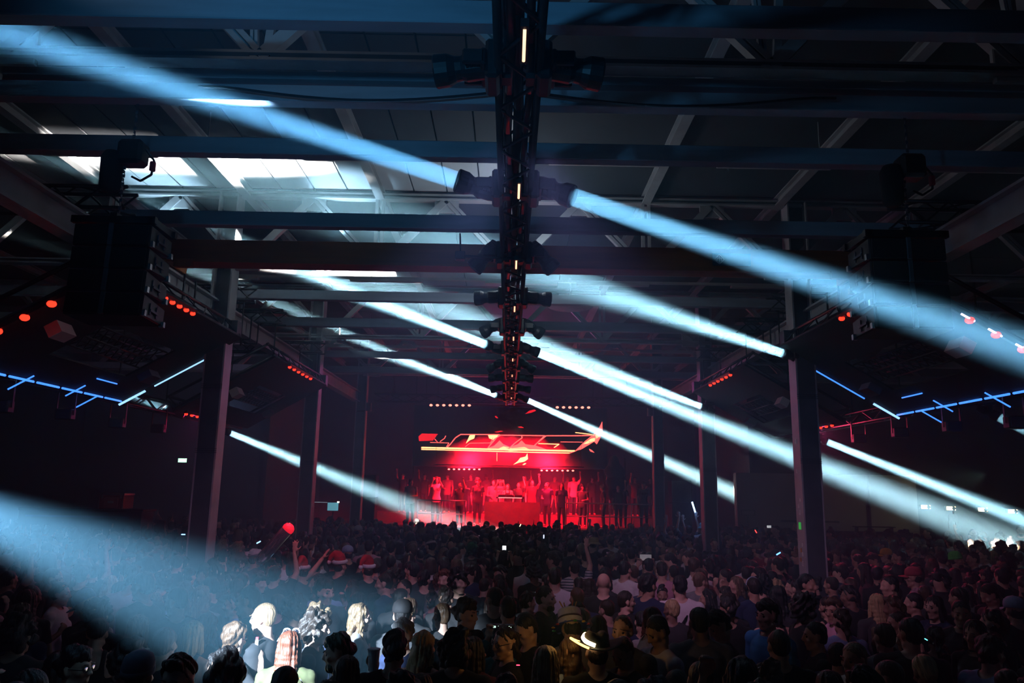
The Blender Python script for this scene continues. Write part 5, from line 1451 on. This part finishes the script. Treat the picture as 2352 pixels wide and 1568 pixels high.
 (822, 1209, 1.76, -50, 'm_down', 'under', 'dark', 'tee', 'charcoal', 'cap_white', 0, 0, 'person in a white cap far back left of the stage'),
 (800, 1256, 1.74, 40, 'm_down', 'under', 'dark', 'tee', 'black', 'cap_pale', 0, 0, 'person in a pale cap left of the lavender T-shirt'),
 (1363, 1236, 1.78, -40, 'm_down', 'under', 'dark', 'tee', 'black', 'bucket_beige', 0, 0, 'person in a beige bucket hat right of centre'),
 (1402, 1230, 1.78, 0, 'm_down', 'short', 'black', 'tee', 'white', None, 0, 0, 'man in a white T-shirt right of the beige bucket hat'),
 (1320, 1286, 1.72, 10, 'm_rise', 'short', 'dark', 'tee', 'stripew', None, 0, 0, 'person with a bare arm raised in a pale striped sleeve'),
 (1345, 1262, 1.76, 0, 'm_down', 'short', 'black', 'tee', 'navy', None, 0, 0, 'person with black hair and blue collar in front of the bucket hat'),
 (1450, 1258, 1.76, -10, 'm_down', 'short', 'black', 'tee', 'white', None, 0, 0, 'person in a white top with a dark strap right of centre'),
 (1490, 1282, 1.74, 0, 'f_phone', 'short', 'black', 'tee', 'grey', None, 0, 0, 'person holding a white card up before the right columns'),
 (1158, 1264, 1.70, 0, 'f_phone', 'bob', 'black', 'tee', 'black', None, 0, 0, 'person filming with a lit phone screen below the stage'),
 (1380, 1214, 1.76, 0, 'm_fist', 'short', 'black', 'tee', 'charcoal', None, 0, 0, 'far dancer with one bare arm straight up below the stage'),
 (1552, 1212, 1.74, 0, 'f_rise', 'short', 'black', 'tee', 'navy', None, 0, 0, 'dancer with both arms up in the blue glow near the right columns'),
 (1582, 1206, 1.76, 0, 'f_rise', 'short', 'dark', 'tee', 'navy', None, 0, 0, 'dancer lifting a blue light stick near the third right column'),
 (1616, 1202, 1.78, 0, 'm_down', 'under', 'dark', 'tee', 'white', 'bucket_teal', 0, 0, 'person in a pale teal bucket hat at the third right column'),
 (1672, 1230, 1.80, -130, 'm_down', 'short', 'red', 'tee', 'black', None, 0, 1, 'red-bearded man facing us left of the second right column'),
 (1640, 1236, 1.74, 170, 'm_down', 'short', 'dark', 'tee', 'black', None, 0, 0, 'man facing us with a lit nose left of the red beard'),
 (1740, 1250, 1.74, 30, 'm_down', 'under', 'dark', 'tee', 'red', 'cap_brown', 0, 0, 'person in a brown cap and red top left of the second right column'),
 (1750, 1212, 1.76, 60, 'm_drink', 'short', 'grey', 'tee', 'charcoal', None, 0, 0, 'fair-haired person with a red light at the far right middle'),
 (1784, 1207, 1.76, 120, 'f_phone', 'short', 'dark', 'tee', 'black', None, 0, 0, 'person holding a device with both hands beyond the right column'),
 (1832, 1198, 1.86, 100, 'm_down', 'buzz', 'dark', 'tee', 'charcoal', None, 0, 0, 'tall cropped man left of the second right column'),
 (1910, 1216, 1.74, 60, 'm_down', 'tousled', 'black', 'tee', 'black', None, 0, 0, 'dark bushy head just right of the second right column'),
 (1888, 1286, 1.74, -10, 'm_down', 'short', 'dark', 'tee', 'black', None, 0, 0, 'dark person standing at the foot of the second right column'),
 (2030, 1240, 1.80, 60, 'm_down', 'short', 'dark', 'tee', 'charcoal', None, 0, 0, 'pale-faced man looking left behind the yellow cap'),
 (2037, 1262, 1.74, 70, 'm_down', 'under', 'dark', 'tee', 'black', 'cap_yellow', 0, 0, 'person in a bright yellow cap'),
 (2064, 1264, 1.78, 85, 'm_down', 'short', 'black', 'tee', 'stripew', None, 0, 0, 'man in a striped white T-shirt facing left below the brown cap'),
 (2096, 1248, 1.80, 75, 'm_down', 'under', 'dark', 'tee', 'charcoal', 'cap_brown', 0, 0, 'man in a brown peaked cap facing left at right'),
 (2193, 1270, 1.78, -130, 'm_down', 'under', 'dark', 'tee', 'black', 'beanie_green', 0, 1, 'person in a vivid green knitted hat at right'),
 (2236, 1268, 1.80, 85, 'm_down', 'short', 'black', 'tee', 'black', None, 0, 0, 'man with black hair facing left beside the green hat'),
 (2262, 1262, 1.78, 80, 'm_down', 'short', 'brown', 'tee', 'white', None, 0, 0, 'white-lit man facing left at the far right'),
 (2280, 1266, 1.74, 0, 'f_down', 'bob', 'blond', 'tee', 'black', None, 0, 0, 'blazing blond head at the far right'),
 (2341, 1266, 1.78, -60, 'm_down', 'buzz', 'brown', 'tee', 'teal', None, 0, 1, 'bright-lit cropped man at the right edge'),
 (2343, 1205, 1.80, 150, 'm_down', 'short', 'dark', 'tee', 'charcoal', None, 0, 1, 'man facing us below the flood lamps at the right edge'),
 (2234, 1213, 1.76, 160, 'm_down', 'buzz', 'red', 'tank', 'black', None, 0, 0, 'flushed person in a black tank top facing us below the flood lamps'),
 (2132, 1212, 1.76, 80, 'm_down', 'short', 'dark', 'tee', 'black', None, 0, 0, 'man in profile facing left below the first flood lamp'),
 (2182, 1236, 1.74, 0, 'm_rise', 'short', 'dark', 'tee', 'grey', None, 0, 0, 'person holding a pole with a drooping cloth below the flood lamps'),
]
SPOTS = []           # (x, y, px, py, head px) of everybody standing on the floor
def project(v):
    c_ = CAMROT.transposed() @ (Vector(v) - EYE)
    return CX + c_.x / -c_.z * F, CY - c_.y / -c_.z * F
WHO = {}
for row in FOLK:
    px, py, h, yaw, pk, hk, hc, top, tc, hatk, sk, bd, lab = row
    pos = stand(px, py, h + (0.03 if hatk == 'cake' else 0))
    if pos.y > 20.5:
        p_ = at(px, py, 20.5); h = p_.z; pos = Vector((p_.x, p_.y, 0))
    for it in range(14):
        clash = [q for q in SPOTS if math.hypot(q[0] - pos.x, q[1] - pos.y) < 0.30]
        if not clash: break
        pos = pos + pos.normalized() * 0.09
    for sx_ in (-1, 1):
        for yy_ in (6, 12, 18, 24):
            v_ = Vector((pos.x - 4.66 * sx_, pos.y - yy_, 0))
            if v_.length < 0.45: pos = pos + v_.normalized() * (0.45 - v_.length)
    grp = 'people in the crowd'
    WHO[lab] = person((pos.x, pos.y, 0), h, yaw, pk, hk, hc, top, tc, lab, grp, hatk, sk, None, bool(bd))
    SPOTS.append((pos.x, pos.y, px, py, 0.23 * F / pos.length))
def who(txt): return next(v for k_, v in WHO.items() if txt in k_)

# printed and worn details
def child(e, nm, bm, m, mtx=None, smooth=True):
    o = link(nm, bm_mesh(bm, nm, smooth), e, m)
    if mtx is not None: o.matrix_local = mtx
    return o
M_PRINT = mat('white_print', (.8, .8, .82), .8)
e = who('winged print')
bm = bmesh.new()
for i in range(7):
    f = i / 6
    a = Vector((-0.13 - 0.02 * f, 0.045 - 0.03 * f, 1.33 - 0.15 * f)); b = a + Vector((0.012, 0.05, 0.075 - 0.045 * f))
    add_tube(bm, a, b, 0.012, 0.004, 6)
add_tube(bm, (-0.135, 0.06, 1.35), (-0.145, 0.0, 1.16), 0.014, 0.008, 6)
child(e, 'winged_print', bm, M_PRINT)
def strap(e, sx, m=M_BLACK):
    bm = bmesh.new()
    pts = [Vector((sx * 0.10, 0.115, 1.22)), Vector((sx * 0.10, 0.10, 1.34)), Vector((sx * 0.10, 0.03, 1.445)), Vector((sx * 0.09, -0.07, 1.43)), Vector((sx * 0.02, -0.125, 1.30)), Vector((-sx * 0.10, -0.13, 1.14))]
    add_path(bm, pts, 0.016, 6); child(e, 'bag_strap', bm, m)
strap(who('black bag strap'), 1); strap(who('dark strap right'), 1)
def backpack(e, m=M_BLACK):
    bm = bmesh.new(); add_box(bm, (-0.15, -0.27, 0.98), (0.15, -0.125, 1.40), None, 0.04); child(e, 'rucksack', bm, m, None, False)
    for sx in (-1, 1):
        bm = bmesh.new(); add_path(bm, [Vector((sx * 0.10, -0.14, 1.38)), Vector((sx * 0.11, -0.03, 1.455)), Vector((sx * 0.11, 0.09, 1.38)), Vector((sx * 0.12, 0.11, 1.22))], 0.017, 6); child(e, 'rucksack_strap', bm, m)
backpack(who('rucksack straps'), TOPC['navy'])
def glasses(e, m, lens):
    hm = proto(e['proto_key'])['head']
    for sx in (-1, 1):
        bm = bmesh.new(); c_ = Vector((sx * 0.033, 0.090, 0.006))
        ring = [c_ + Vector((math.cos(2 * math.pi * i / 12) * 0.023, 0, math.sin(2 * math.pi * i / 12) * 0.019)) for i in range(12)]
        add_path(bm, ring + [ring[0]], 0.0028, 5); add_tube(bm, c_ + Vector((sx * 0.023, 0, 0)), Vector((sx * 0.080, -0.01, 0.01)), 0.003, None, 5)
        child(e, 'glasses_rim', bm, m, hm)
        if lens:
            bm = bmesh.new(); add_sphere(bm, c_, (0.021, 0.003, 0.017), 10, 5); child(e, 'glasses_lens', bm, lens, hm)
glasses(who('in glasses lifting'), M_BLACK, None); glasses(who('in glasses with long'), M_BLACK, None); glasses(who('in glasses with a hand'), M_BLACK, None)
glasses(who('mirrored sunglasses'), M_BLACK, mat('mirror_lens', (.9, .6, .7), .05, 1.0))
e = who('headphone band'); hm = proto(e['proto_key'])['head']
bm = bmesh.new(); add_path(bm, [hm @ Vector((0.088 * math.cos(R(a)), -0.01, 0.02 + 0.105 * math.sin(R(a)))) for a in range(0, 181, 15)], 0.006, 6); child(e, 'headphone_band', bm, mat('pale_blue_plastic', (.4, .6, .8), .3))
for sx in (-1, 1):
    bm = bmesh.new(); add_sphere(bm, hm @ Vector((sx * 0.09, -0.01, 0.0)), (0.018, 0.034, 0.038), 10, 6); child(e, 'ear_cup', bm, M_BLACK)

# things people hold
def held(nm, e, side, lab, cat, off=(0, 0, 0), grp=None, up=None):
    p, d, n = hand_at(e, side)
    t = empty(nm, p + Vector(off)); tag(t, lab, cat, grp)
    if up == 'hand':
        t.rotation_mode = 'QUATERNION'; t.rotation_quaternion = d.to_track_quat('Z', 'Y')
    return t
def cup(e, side, lab):
    t = held('plastic_cup', e, side, lab, 'cup', (0, 0, -0.02), 'cups in hands')
    m = mat('frosted_cup', (.72, .78, .82), .4, 0, .06, 20)
    bm = bmesh.new(); add_lathe(bm, [(0.028, -0.06), (0.030, -0.058), (0.040, 0.07), (0.037, 0.07), (0.028, -0.05)], 16); link('cup_wall', bm_mesh(bm, 'cup_wall', True), t, m)
    bm = bmesh.new(); add_lathe(bm, [(0.038, 0.066), (0.042, 0.068), (0.042, 0.074), (0.038, 0.075)], 16); link('rim', bm_mesh(bm, 'rim', True), t, m)
cup(who('drink in hand'), 1, 'red and white drink cup held by the wavy blond woman')
t = empty('plastic_cup', at(858, 1512, 5.6)); tag(t, 'frosted plastic cup held up left of the thick black hair', 'cup', 'cups in hands')
m = mat('frosted_cup', (.72, .78, .82), .4)
bm = bmesh.new(); add_lathe(bm, [(0.030, -0.08), (0.032, -0.078), (0.043, 0.06), (0.040, 0.06), (0.030, -0.07)], 16); link('cup_wall', bm_mesh(bm, 'cup_wall', True), t, m)
bm = bmesh.new(); add_lathe(bm, [(0.041, 0.056), (0.046, 0.058), (0.046, 0.066), (0.041, 0.067)], 16); link('rim', bm_mesh(bm, 'rim', True), t, m)
cup_pos = t.location.copy()
pos = stand(846, 1470, 1.66)
e = person((cup_pos.x - 0.30, cup_pos.y - 0.02, 0), 1.66, -10, 'f_phone', 'long', 'dark', 'tee', 'navy', 'shorter dark-haired person holding the frosted cup, bottom centre left', 'people in the crowd', None, 0, None, False)
p_, d_, n_ = hand_at(e, 1)
e.location += Vector((cup_pos.x - p_.x, cup_pos.y - p_.y, 0)); SPOTS.append((e.location.x, e.location.y, 846, 1470, 70))
dz = cup_pos.z - 0.0 - p_.z
e.scale = tuple(s_ * (1 + dz / p_.z) for s_ in e.scale)
# lighter in the raised hand, cigarette
t = held('lighter', who('in glasses lifting'), 1, 'small red and white lighter in the raised hand', 'lighter', (0, 0, 0.05))
box('lighter_body', (-0.012, -0.008, -0.03), (0.012, 0.008, 0.02), M_PRINT, t, 0.003); box('lighter_top', (-0.010, -0.007, 0.02), (0.012, 0.007, 0.04), mat('lighter_red', (.7, .03, .05), .4), t, 0.002)
t = held('cigarette', who('lifting a cigarette'), 1, 'cigarette in the hand of the bearded person', 'cigarette', (-0.01, 0, 0.04))
t.rotation_euler = (0, R(-35), 0)
tube('paper', (0, 0, -0.02), (0, 0, 0.055), 0.004, M_PRINT, t); tube('ember', (0, 0, 0.055), (0, 0, 0.062), 0.004, mat('ember', (.8, .3, .05), .5, emit=(1, .4, .1), strength=1), t)
# phones
def phone(e, lab, m_scr, w=0.15, hh=0.075, off=(0, 0, 0.05), both=True):
    a = hand_at(e, 1)[0]; b = hand_at(e, -1)[0] if both else a
    t = empty('phone', (a + b) / 2 + Vector(off)); tag(t, lab, 'phone', 'phones held up')
    box('phone_case', (-w / 2, 0, -hh / 2), (w / 2, 0.008, hh / 2), M_BLACK, t, 0.002)
    box('phone_screen', (-w / 2 + 0.005, -0.002, -hh / 2 + 0.005), (w / 2 - 0.005, 0.0, hh / 2 - 0.005), m_scr, t)
phone(who('lit phone screen'), 'bright phone screen held upright below the stage', mat('phone_glow', (.6, .7, .8), .3, emit=(.75, .9, 1), strength=2.2), 0.075, 0.15)
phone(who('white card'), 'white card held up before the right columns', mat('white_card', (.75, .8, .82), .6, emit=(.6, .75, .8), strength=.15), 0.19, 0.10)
phone(who('device with both'), 'small dark phone with a lit edge beyond the right column', mat('phone_dim', (.5, .6, .7), .3, emit=(.6, .8, 1), strength=.8), 0.12, 0.07)
t = empty('phone', at(1152, 1438, 6.7)); tag(t, 'dark phone held level with a row of cool lights on its edge', 'phone', 'phones held up')
box('phone_case', (-0.1, 0, -0.02), (0.1, 0.09, 0.008), M_BLACK, t, 0.003)
for x in (-0.07, -0.03, 0.02, 0.06): box('phone_light', (x, -0.003, -0.012), (x + 0.022, 0, 0.003), mat('phone_dots', (.5, .8, .7), .3, emit=(.6, 1, .9), strength=1.4), t)
ph_loc = t.location.copy()
e = person((ph_loc.x + 0.02, ph_loc.y - 0.24, 0), 1.62, 0, 'f_phone', 'short', 'black', 'long', 'teal', 'short person in teal sleeves holding a level phone near bottom centre', 'people in the crowd', None, 0, False)
pa = (hand_at(e, 1)[0] + hand_at(e, -1)[0]) / 2
f_ = (ph_loc.z - 0.02) / pa.z; e.scale = tuple(s_ * f_ for s_ in e.scale)
pa = (hand_at(e, 1)[0] + hand_at(e, -1)[0]) / 2
e.location += Vector((ph_loc.x - pa.x, ph_loc.y + 0.02 - pa.y, 0)); SPOTS.append((e.location.x, e.location.y, 1150, 1450, 80))
# blue light stick, red-topped clear tube, pole with cloth
e = who('blue light stick'); p_, d_, n_ = hand_at(e, 1)
t = empty('light_stick', p_); tag(t, 'glowing blue light stick held high near the right columns', 'light stick')
tube('glowing_rod', (0, 0, 0.02), (-0.09, 0, 0.33), 0.022, mat('stick_glow', (.3, .6, 1), .3, emit=(.25, .55, 1), strength=8), t)
tube('grip', (0.02, 0, -0.06), (0, 0, 0.02), 0.018, M_BLACK, t)
pl = bpy.data.lights.new('light_stick_glow', 'POINT'); pl.energy = 6; pl.color = (.08, .3, 1); pl.shadow_soft_size = 0.12
plo = bpy.data.objects.new('light_stick_glow', pl); COL.objects.link(plo); plo.location = p_ + Vector((-0.05, -0.1, 0.2))
e = who('lifting the clear tube'); dd = e.location.y
t = empty('clear_tube', at(600, 1284, dd)); tag(t, 'clear inflatable tube with a glowing red top held over the crowd', 'inflatable')
ax = at(664, 1212, dd) - at(600, 1284, dd)
m_cl = mat('clear_plastic', (.8, .82, .88), .12, 0, .05, 5)
m_cl.node_tree.nodes['Principled BSDF'].inputs['Transmission Weight'].default_value = 0.9
m_cl.node_tree.nodes['Principled BSDF'].inputs['IOR'].default_value = 1.08
qx = ax.to_track_quat('Z', 'Y').to_matrix().to_4x4(); L_ = ax.length
bm = bmesh.new(); add_lathe(bm, [(0.02, -0.08), (0.06, -0.05), (0.078, 0.03), (0.078, L_ - 0.05), (0.075, L_ - 0.02)], 20, qx); link('clear_wall', bm_mesh(bm, 'clear_wall', True), t, m_cl)
bm = bmesh.new(); add_lathe(bm, [(0.076, L_ - 0.04), (0.079, L_ - 0.01), (0.068, L_ + 0.025), (0.035, L_ + 0.05), (0.006, L_ + 0.057)], 20, qx); link('glowing_cap', bm_mesh(bm, 'glowing_cap', True), t, mat('tube_red', (.9, .05, .08), .3, emit=(1, .015, .04), strength=0.75))
bm = bmesh.new(); add_sphere(bm, qx @ Vector((0.02, 0.03, L_ + 0.03)), 0.02, 10, 6); link('lamp', bm_mesh(bm, 'lamp', True), t, mat('tube_lamp', (1, .4, .3), .3, emit=(1, .25, .2), strength=6))
pl = bpy.data.lights.new('tube_glow', 'POINT'); pl.energy = 5; pl.color = (1, .03, .08); pl.shadow_soft_size = 0.1
plo = bpy.data.objects.new('tube_glow', pl); COL.objects.link(plo); plo.location = at(664, 1195, dd) + Vector((0.02, -0.05, .05))
e = who('pole with a drooping'); p_, d_, n_ = hand_at(e, 1)
t = empty('cloth_pole', p_); tag(t, 'pale pole with a drooping grey cloth held up at right', 'pole')
tube('pole', (0, 0, -0.15), (0.0, 0, 0.38), 0.013, M_PRINT, t)
bm = bmesh.new(); add_sphere(bm, (-0.05, 0, 0.22), (0.09, 0.03, 0.13), 10, 8); add_sphere(bm, (0.06, 0, 0.18), (0.05, 0.03, 0.16), 10, 8); add_sphere(bm, (-0.13, 0, 0.05), (0.03, 0.02, 0.12), 10, 8)
me = remeshed(bm, 0.02, 1); me.materials.append(TOPC['grey']); link('drooping_cloth', me, t, TOPC['grey'])
# golden light of the glowing hat
e = who('glowing golden'); hm = Matrix.Translation(e.location) @ e.rotation_euler.to_matrix().to_4x4() @ proto('m_down')['head']
pl = bpy.data.lights.new('hat_glow', 'POINT'); pl.energy = 1.5; pl.color = (1, .55, .15); pl.shadow_soft_size = 0.05
plo = bpy.data.objects.new('hat_glow', pl); COL.objects.link(plo); plo.location = hm @ Vector((-0.2, 0.05, 0.2))
# tiny lights and wristbands scattered in the crowd
for i, (px, py, dd, colr, lab) in enumerate(((421, 1227, 12.5, (.2, .5, 1), 'tiny blue light bar worn far back left'), (594, 1245, 11, (.2, .55, 1), 'blue glowing wristband left of the clear tube'), (1195, 1206, 17, (1, .85, .5), 'cluster of warm fairy light below the stage'),
                                           (1249, 1232, 13.5, (.4, .6, 1), 'small blue-white badge light below the stage'), (1736, 1220, 14.5, (1, .05, .05), 'small red light beyond the right column'), (2127, 1468, 5.2, (.1, .8, .8), 'tiny cyan light at lower right'),
                                           (1190, 1527, 4.7, (1, .05, .12), 'tiny red light at the bottom centre'), (1788, 1271, 10, (.1, .35, 1), 'thin blue light bar right of the brown cap'))):
    t = empty('glow_band', at(px, py, dd)); tag(t, lab, 'glow band', 'small lights in the crowd')
    m_ = mat('glow_%d' % i, colr, .4, emit=colr, strength=4)
    a = R(30 * i); k_ = 0.03 if dd > 8 else 0.010
    tube('glow_core', (-k_ * math.cos(a), 0, -k_ * math.sin(a)), (k_ * math.cos(a), 0, k_ * math.sin(a)), k_ * 0.28, m_, t); tube('strap', (-k_ * 1.2 * math.cos(a), k_ * 0.4, -k_ * 1.2 * math.sin(a)), (k_ * 1.2 * math.cos(a), k_ * 0.4, k_ * 1.2 * math.sin(a)), k_ * 0.3, M_BLACK, t)

# ---------------- people on stage
STG = [(925, 1106, 0), (945, 1103, -20), (975, 1098, 0), (1003, 1097, 10), (1028, 1106, -10), (1057, 1112, -60), (1082, 1106, 0), (1098, 1102, 10), (1118, 1110, 0), (1135, 1104, 0), (1166, 1118, 180), (1192, 1110, 160), (1205, 1105, 0), (1222, 1104, 0), (1240, 1112, 170),
       (1257, 1110, 150), (1274, 1104, 0), (1290, 1112, 180), (1318, 1104, 180), (1338, 1116, 160), (1360, 1110, 180), (1385, 1118, 90), (1406, 1104, 170), (1430, 1112, 150), (1458, 1104, 180), (1478, 1110, 170), (1494, 1106, 160), (1150, 1103, 180), (1304, 1100, 180), (1420, 1120, 180)]
SHC = ['short', 'tousled', 'long', 'curly', 'bob', 'buzz']
rs = random.Random(3)
for i, (px, py, dy) in enumerate(STG):
    dj = (px == 1166)
    onriser = (not dj) and i % 2 == 0
    z0 = 1.75 if onriser else 1.4
    yy = 28.9 if dj else (30.3 + 0.4 * (i % 3) if onriser else 27.5 + 0.35 * (i % 4))
    if not dj and not onriser and abs(px - 1176) < 60: yy = 29.2
    hgt = max(1.5, min(1.9, at(px, py, yy).z - z0 + 0.05))
    x_ = at(px, py, yy).x
    tc = 'white' if px in (1318, 1003) else rs.choice(['black', 'black', 'charcoal', 'grey', 'burgundy', 'navy'])
    pk = 'f_drink' if dj else rs.choice(['m_down', 'm_lookl', 'm_lookr', 'm_drink', 'f_down', 'f_drink', 'm_fist', 'f_phone', 'm_point'])
    if px == 1318: pk = 'm_fist'
    lab = 'performer with long hair behind the stage table' if dj else ('%s from the left among the guests on the red stage, in %s' % (('person number' if 0 else ['1st', '2nd', '3rd'][i] if i < 3 else '%dth' % (i + 1)), tc))
    if not dj:
        k_ = sorted(range(len(STG)), key=lambda q: STG[q][0]).index(i) + 1
        sfx = 'th' if 10 < k_ % 100 < 14 else {1: 'st', 2: 'nd', 3: 'rd'}.get(k_ % 10, 'th')
        lab = 'guest on the red stage in a %s top, %d%s head from its left end' % (tc, k_, sfx)
    person((x_, yy, z0), hgt, 180 + dy * 0.5 if dy < 90 else dy, pk, 'long' if dj else rs.choice(SHC), rs.choice(['black', 'dark', 'brown']), 'tank' if dj else 'tee', 'black' if dj else tc, lab, 'people on the stage', None, rs.choice([0, 0, 1]), False, False)

# ---------------- the rest of the crowd
rs = random.Random(21)
cand = []
COLXY = [(s * 4.66, y) for s in (-1, 1) for y in (6, 12, 18, 24)]
occ = [(q[0], q[1]) for q in SPOTS]
grid = {}
def gadd(x, y): grid.setdefault((int(x // 0.6), int(y // 0.6)), []).append((x, y))
def gnear(x, y, r):
    i, j = int(x // 0.6), int(y // 0.6)
    return any((a - x) ** 2 + (b - y) ** 2 < r * r for di in (-1, 0, 1) for dj in (-1, 0, 1) for a, b in grid.get((i + di, j + dj), ()))
for q in occ: gadd(*q)
for _ in range(26000):
    y = 3.9 + (23.6 - 3.9) * rs.random() ** 0.8
    x = rs.uniform(-0.74, 0.74) * y
    if abs(x) > 13.5 or (y > 23 and abs(x) > 8): continue
    if y > 17.75 and x < -4.9 and y < 19.25: continue
    if any(math.hypot(x - a, y - b) < 0.42 for a, b in COLXY): continue
    if gnear(x, y, 0.41): continue
    h = rs.gauss(1.71, 0.065)
    h = max(1.55, min(1.88, h))
    if y > 18: h = min(h, 1.78)
    px, py = project((x, y, h))
    if px < -60 or px > 2412 or py > 1600: continue
    hw = 0.23 * F / math.hypot(x, y)
    bad = False
    for (sx_, sy_, spx, spy, shp) in SPOTS:
        if sy_ > y and abs(spx - px) < 0.5 * hw + 0.38 * shp and py < spy + 1.15 * shp:
            bad = True; break
    if bad: continue
    gadd(x, y); cand.append((math.hypot(x, y), x, y, h, px, py))
cand.sort()
N_IND = max(60, 300 - N_PEOPLE)
HD = {'short': 'short', 'tousled': 'tousled', 'bun': 'bunned', 'pony': 'ponytailed', 'quiff': 'thick', 'buzz': 'cropped', 'long': 'long', 'wavy': 'wavy', 'bob': 'bobbed', 'curly': 'curly'}
def zone(px, d):
    xz = ('beside the left columns' if px < 470 else 'between the left column and the stage' if px < 830 else 'below the stage' if px < 1500 else 'before the right columns' if px < 1850 else 'beyond the right column')
    return ('front rows' if d < 7.2 else 'middle rows' if d < 11 else 'back rows'), xz
def style(px):
    fem = rs.random() < 0.35
    if fem: pk = rs.choice(['f_down', 'f_down', 'f_down', 'f_drink', 'f_face', 'f_phone', 'f_drink' if px > 1500 else 'f_rise'] if rs.random() < .5 else ['f_down'])
    else: pk = rs.choice(['m_down', 'm_down', 'm_lookl', 'm_lookr', 'm_drink', 'm_headdown'] if (rs.random() < .93 or px > 1500) else ['m_rise', 'm_fist', 'm_point'])
    hk = rs.choice(['long', 'wavy', 'bob', 'pony', 'bun', 'long'] if fem else ['short', 'short', 'tousled', 'quiff', 'buzz', 'curly', 'short'])
    hc = rs.choices(['black', 'dark', 'brown', 'light', 'blond', 'red'], [40, 34, 12, 6, 5, 3])[0]
    tc = rs.choices(['black', 'charcoal', 'grey', 'white', 'navy', 'burgundy', 'pink', 'paleblue', 'olive', 'red'], [46, 17, 8, 9, 8, 4, 3, 2, 2, 1])[0]
    top = rs.choices(['tee', 'long', 'tank'], [72, 16, 12] if fem else [85, 15, 0])[0]
    u = rs.random()
    yaw = rs.gauss(0, 22) if u < .68 else rs.choice([80, -80]) + rs.gauss(0, 18) if u < .88 else 180 + rs.gauss(0, 30)
    if px > 1500 and u > .55: yaw = rs.gauss(75, 25)
    return pk, hk, hc, top, tc, yaw
TOPW = {'tee': 'T-shirt', 'long': 'jumper', 'tank': 'tank top'}
DUP = {}
for (d, x, y, h, px, py) in cand[:N_IND]:
    pk, hk, hc, top, tc, yaw = style(px)
    if pk[0] == 'f': h -= 0.05
    z1, z2 = zone(px, d)
    cw = {'light': 'light brown', 'dark': 'dark', 'red': 'auburn'}.get(hc, hc)
    tw = {'paleblue': 'pale blue'}.get(tc, tc)
    if d < 10 and pk in ('m_rise', 'm_fist', 'm_point', 'f_rise'): pk = 'm_down' if pk[0] == 'm' else 'f_down'
    ya = (yaw + 180) % 360 - 180
    fc = 'facing away' if abs(ya) < 45 else 'facing us' if abs(ya) > 135 else 'facing left' if ya > 0 else 'facing right'
    z2 = z2.replace('between the left column and the stage', 'left of the stage')
    lab = '%s %s-haired person in %s %s %s, %s %s' % (cw, HD[hk], tw, TOPW[top], fc, z1, z2)
    e = person((x, y, 0), h, yaw, pk, hk, hc, top, tc, lab, 'crowd in the %s %s' % (z1, z2), None, rs.choice([0, 0, 0, 1, 1, 2]), None, False)
    DUP.setdefault(lab, []).append((d, e))
for lab, es in DUP.items():
    if len(es) > 1:
        es.sort(key=lambda q: q[0])
        wd = ['nearest'] + ['%s nearest' % ORD[i] for i in range(1, len(es) - 1)] + ['farthest']
        for (d, e), w_ in zip(es, wd): e['label'] = '%s %s' % (w_, lab)
# everybody else: too many and too small to tell apart
rest = cand[N_IND:]
VS, TS, MI = [], [], []; base = 0
mats_ = [SKIN[0], SKIN[1], TROUS[0]] + [TOPC[k_] for k_ in ('black', 'charcoal', 'grey', 'white', 'navy', 'burgundy', 'pink')] + [HAIRC[k_] for k_ in ('black', 'dark', 'brown', 'light')]
for (d, x, y, h, px, py) in rest:
    pk, hk, hc, top, tc, yaw = style(px)
    if pk == 'f_face': pk = 'f_down'
    c3, t3, reg = proto(pk)['lo']
    hm = np.array(proto(pk)['head'])
    hv, ht = hair_lo(hk); hv2 = hv @ hm[:3, :3].T + hm[:3, 3]
    co = np.concatenate([c3, hv2]) * (h / 1.75)
    a = R(yaw); M3 = np.array(((math.cos(a), -math.sin(a), 0), (math.sin(a), math.cos(a), 0), (0, 0, 1)))
    co = co @ M3.T + np.array((x, y, 0))
    ti = ['black', 'charcoal', 'grey', 'white', 'navy', 'burgundy', 'pink'].index(tc) if tc in ('black', 'charcoal', 'grey', 'white', 'navy', 'burgundy', 'pink') else 0
    hi = {'black': 0, 'dark': 1, 'brown': 2, 'light': 3, 'blond': 3, 'red': 2}[hc]
    mi = np.where(reg == 1, 3 + ti, np.where(reg == 2, 2, rs.choice([0, 0, 1])))
    MI.append(np.concatenate([mi, np.full(len(ht), 10 + hi)]))
    TS.append(np.concatenate([t3, ht + len(c3)]) + base); VS.append(co); base += len(co)
if VS:
    co = np.concatenate(VS); tr = np.concatenate(TS); mi = np.concatenate(MI)
    me = bpy.data.meshes.new('crowd')
    me.vertices.add(len(co)); me.vertices.foreach_set('co', co.astype(np.float32).ravel())
    me.loops.add(len(tr) * 3); me.loops.foreach_set('vertex_index', tr.astype(np.int32).ravel())
    me.polygons.add(len(tr)); me.polygons.foreach_set('loop_start', np.arange(0, len(tr) * 3, 3, dtype=np.int32))
    for m_ in mats_: me.materials.append(m_)
    me.polygons.foreach_set('material_index', mi.astype(np.int32)); me.update()
    me.polygons.foreach_set('use_smooth', np.ones(len(tr), bool))
    o = link('crowd', me); tag(o, 'dense mass of far dancers before the stage and in both aisles', 'crowd', None, 'stuff')
print('PEOPLE', N_PEOPLE, 'candidates', len(cand), 'crowd tris', sum(len(t_) for t_ in TS))
for o in bpy.data.objects:
    if 'proto_key' in o: del o['proto_key']
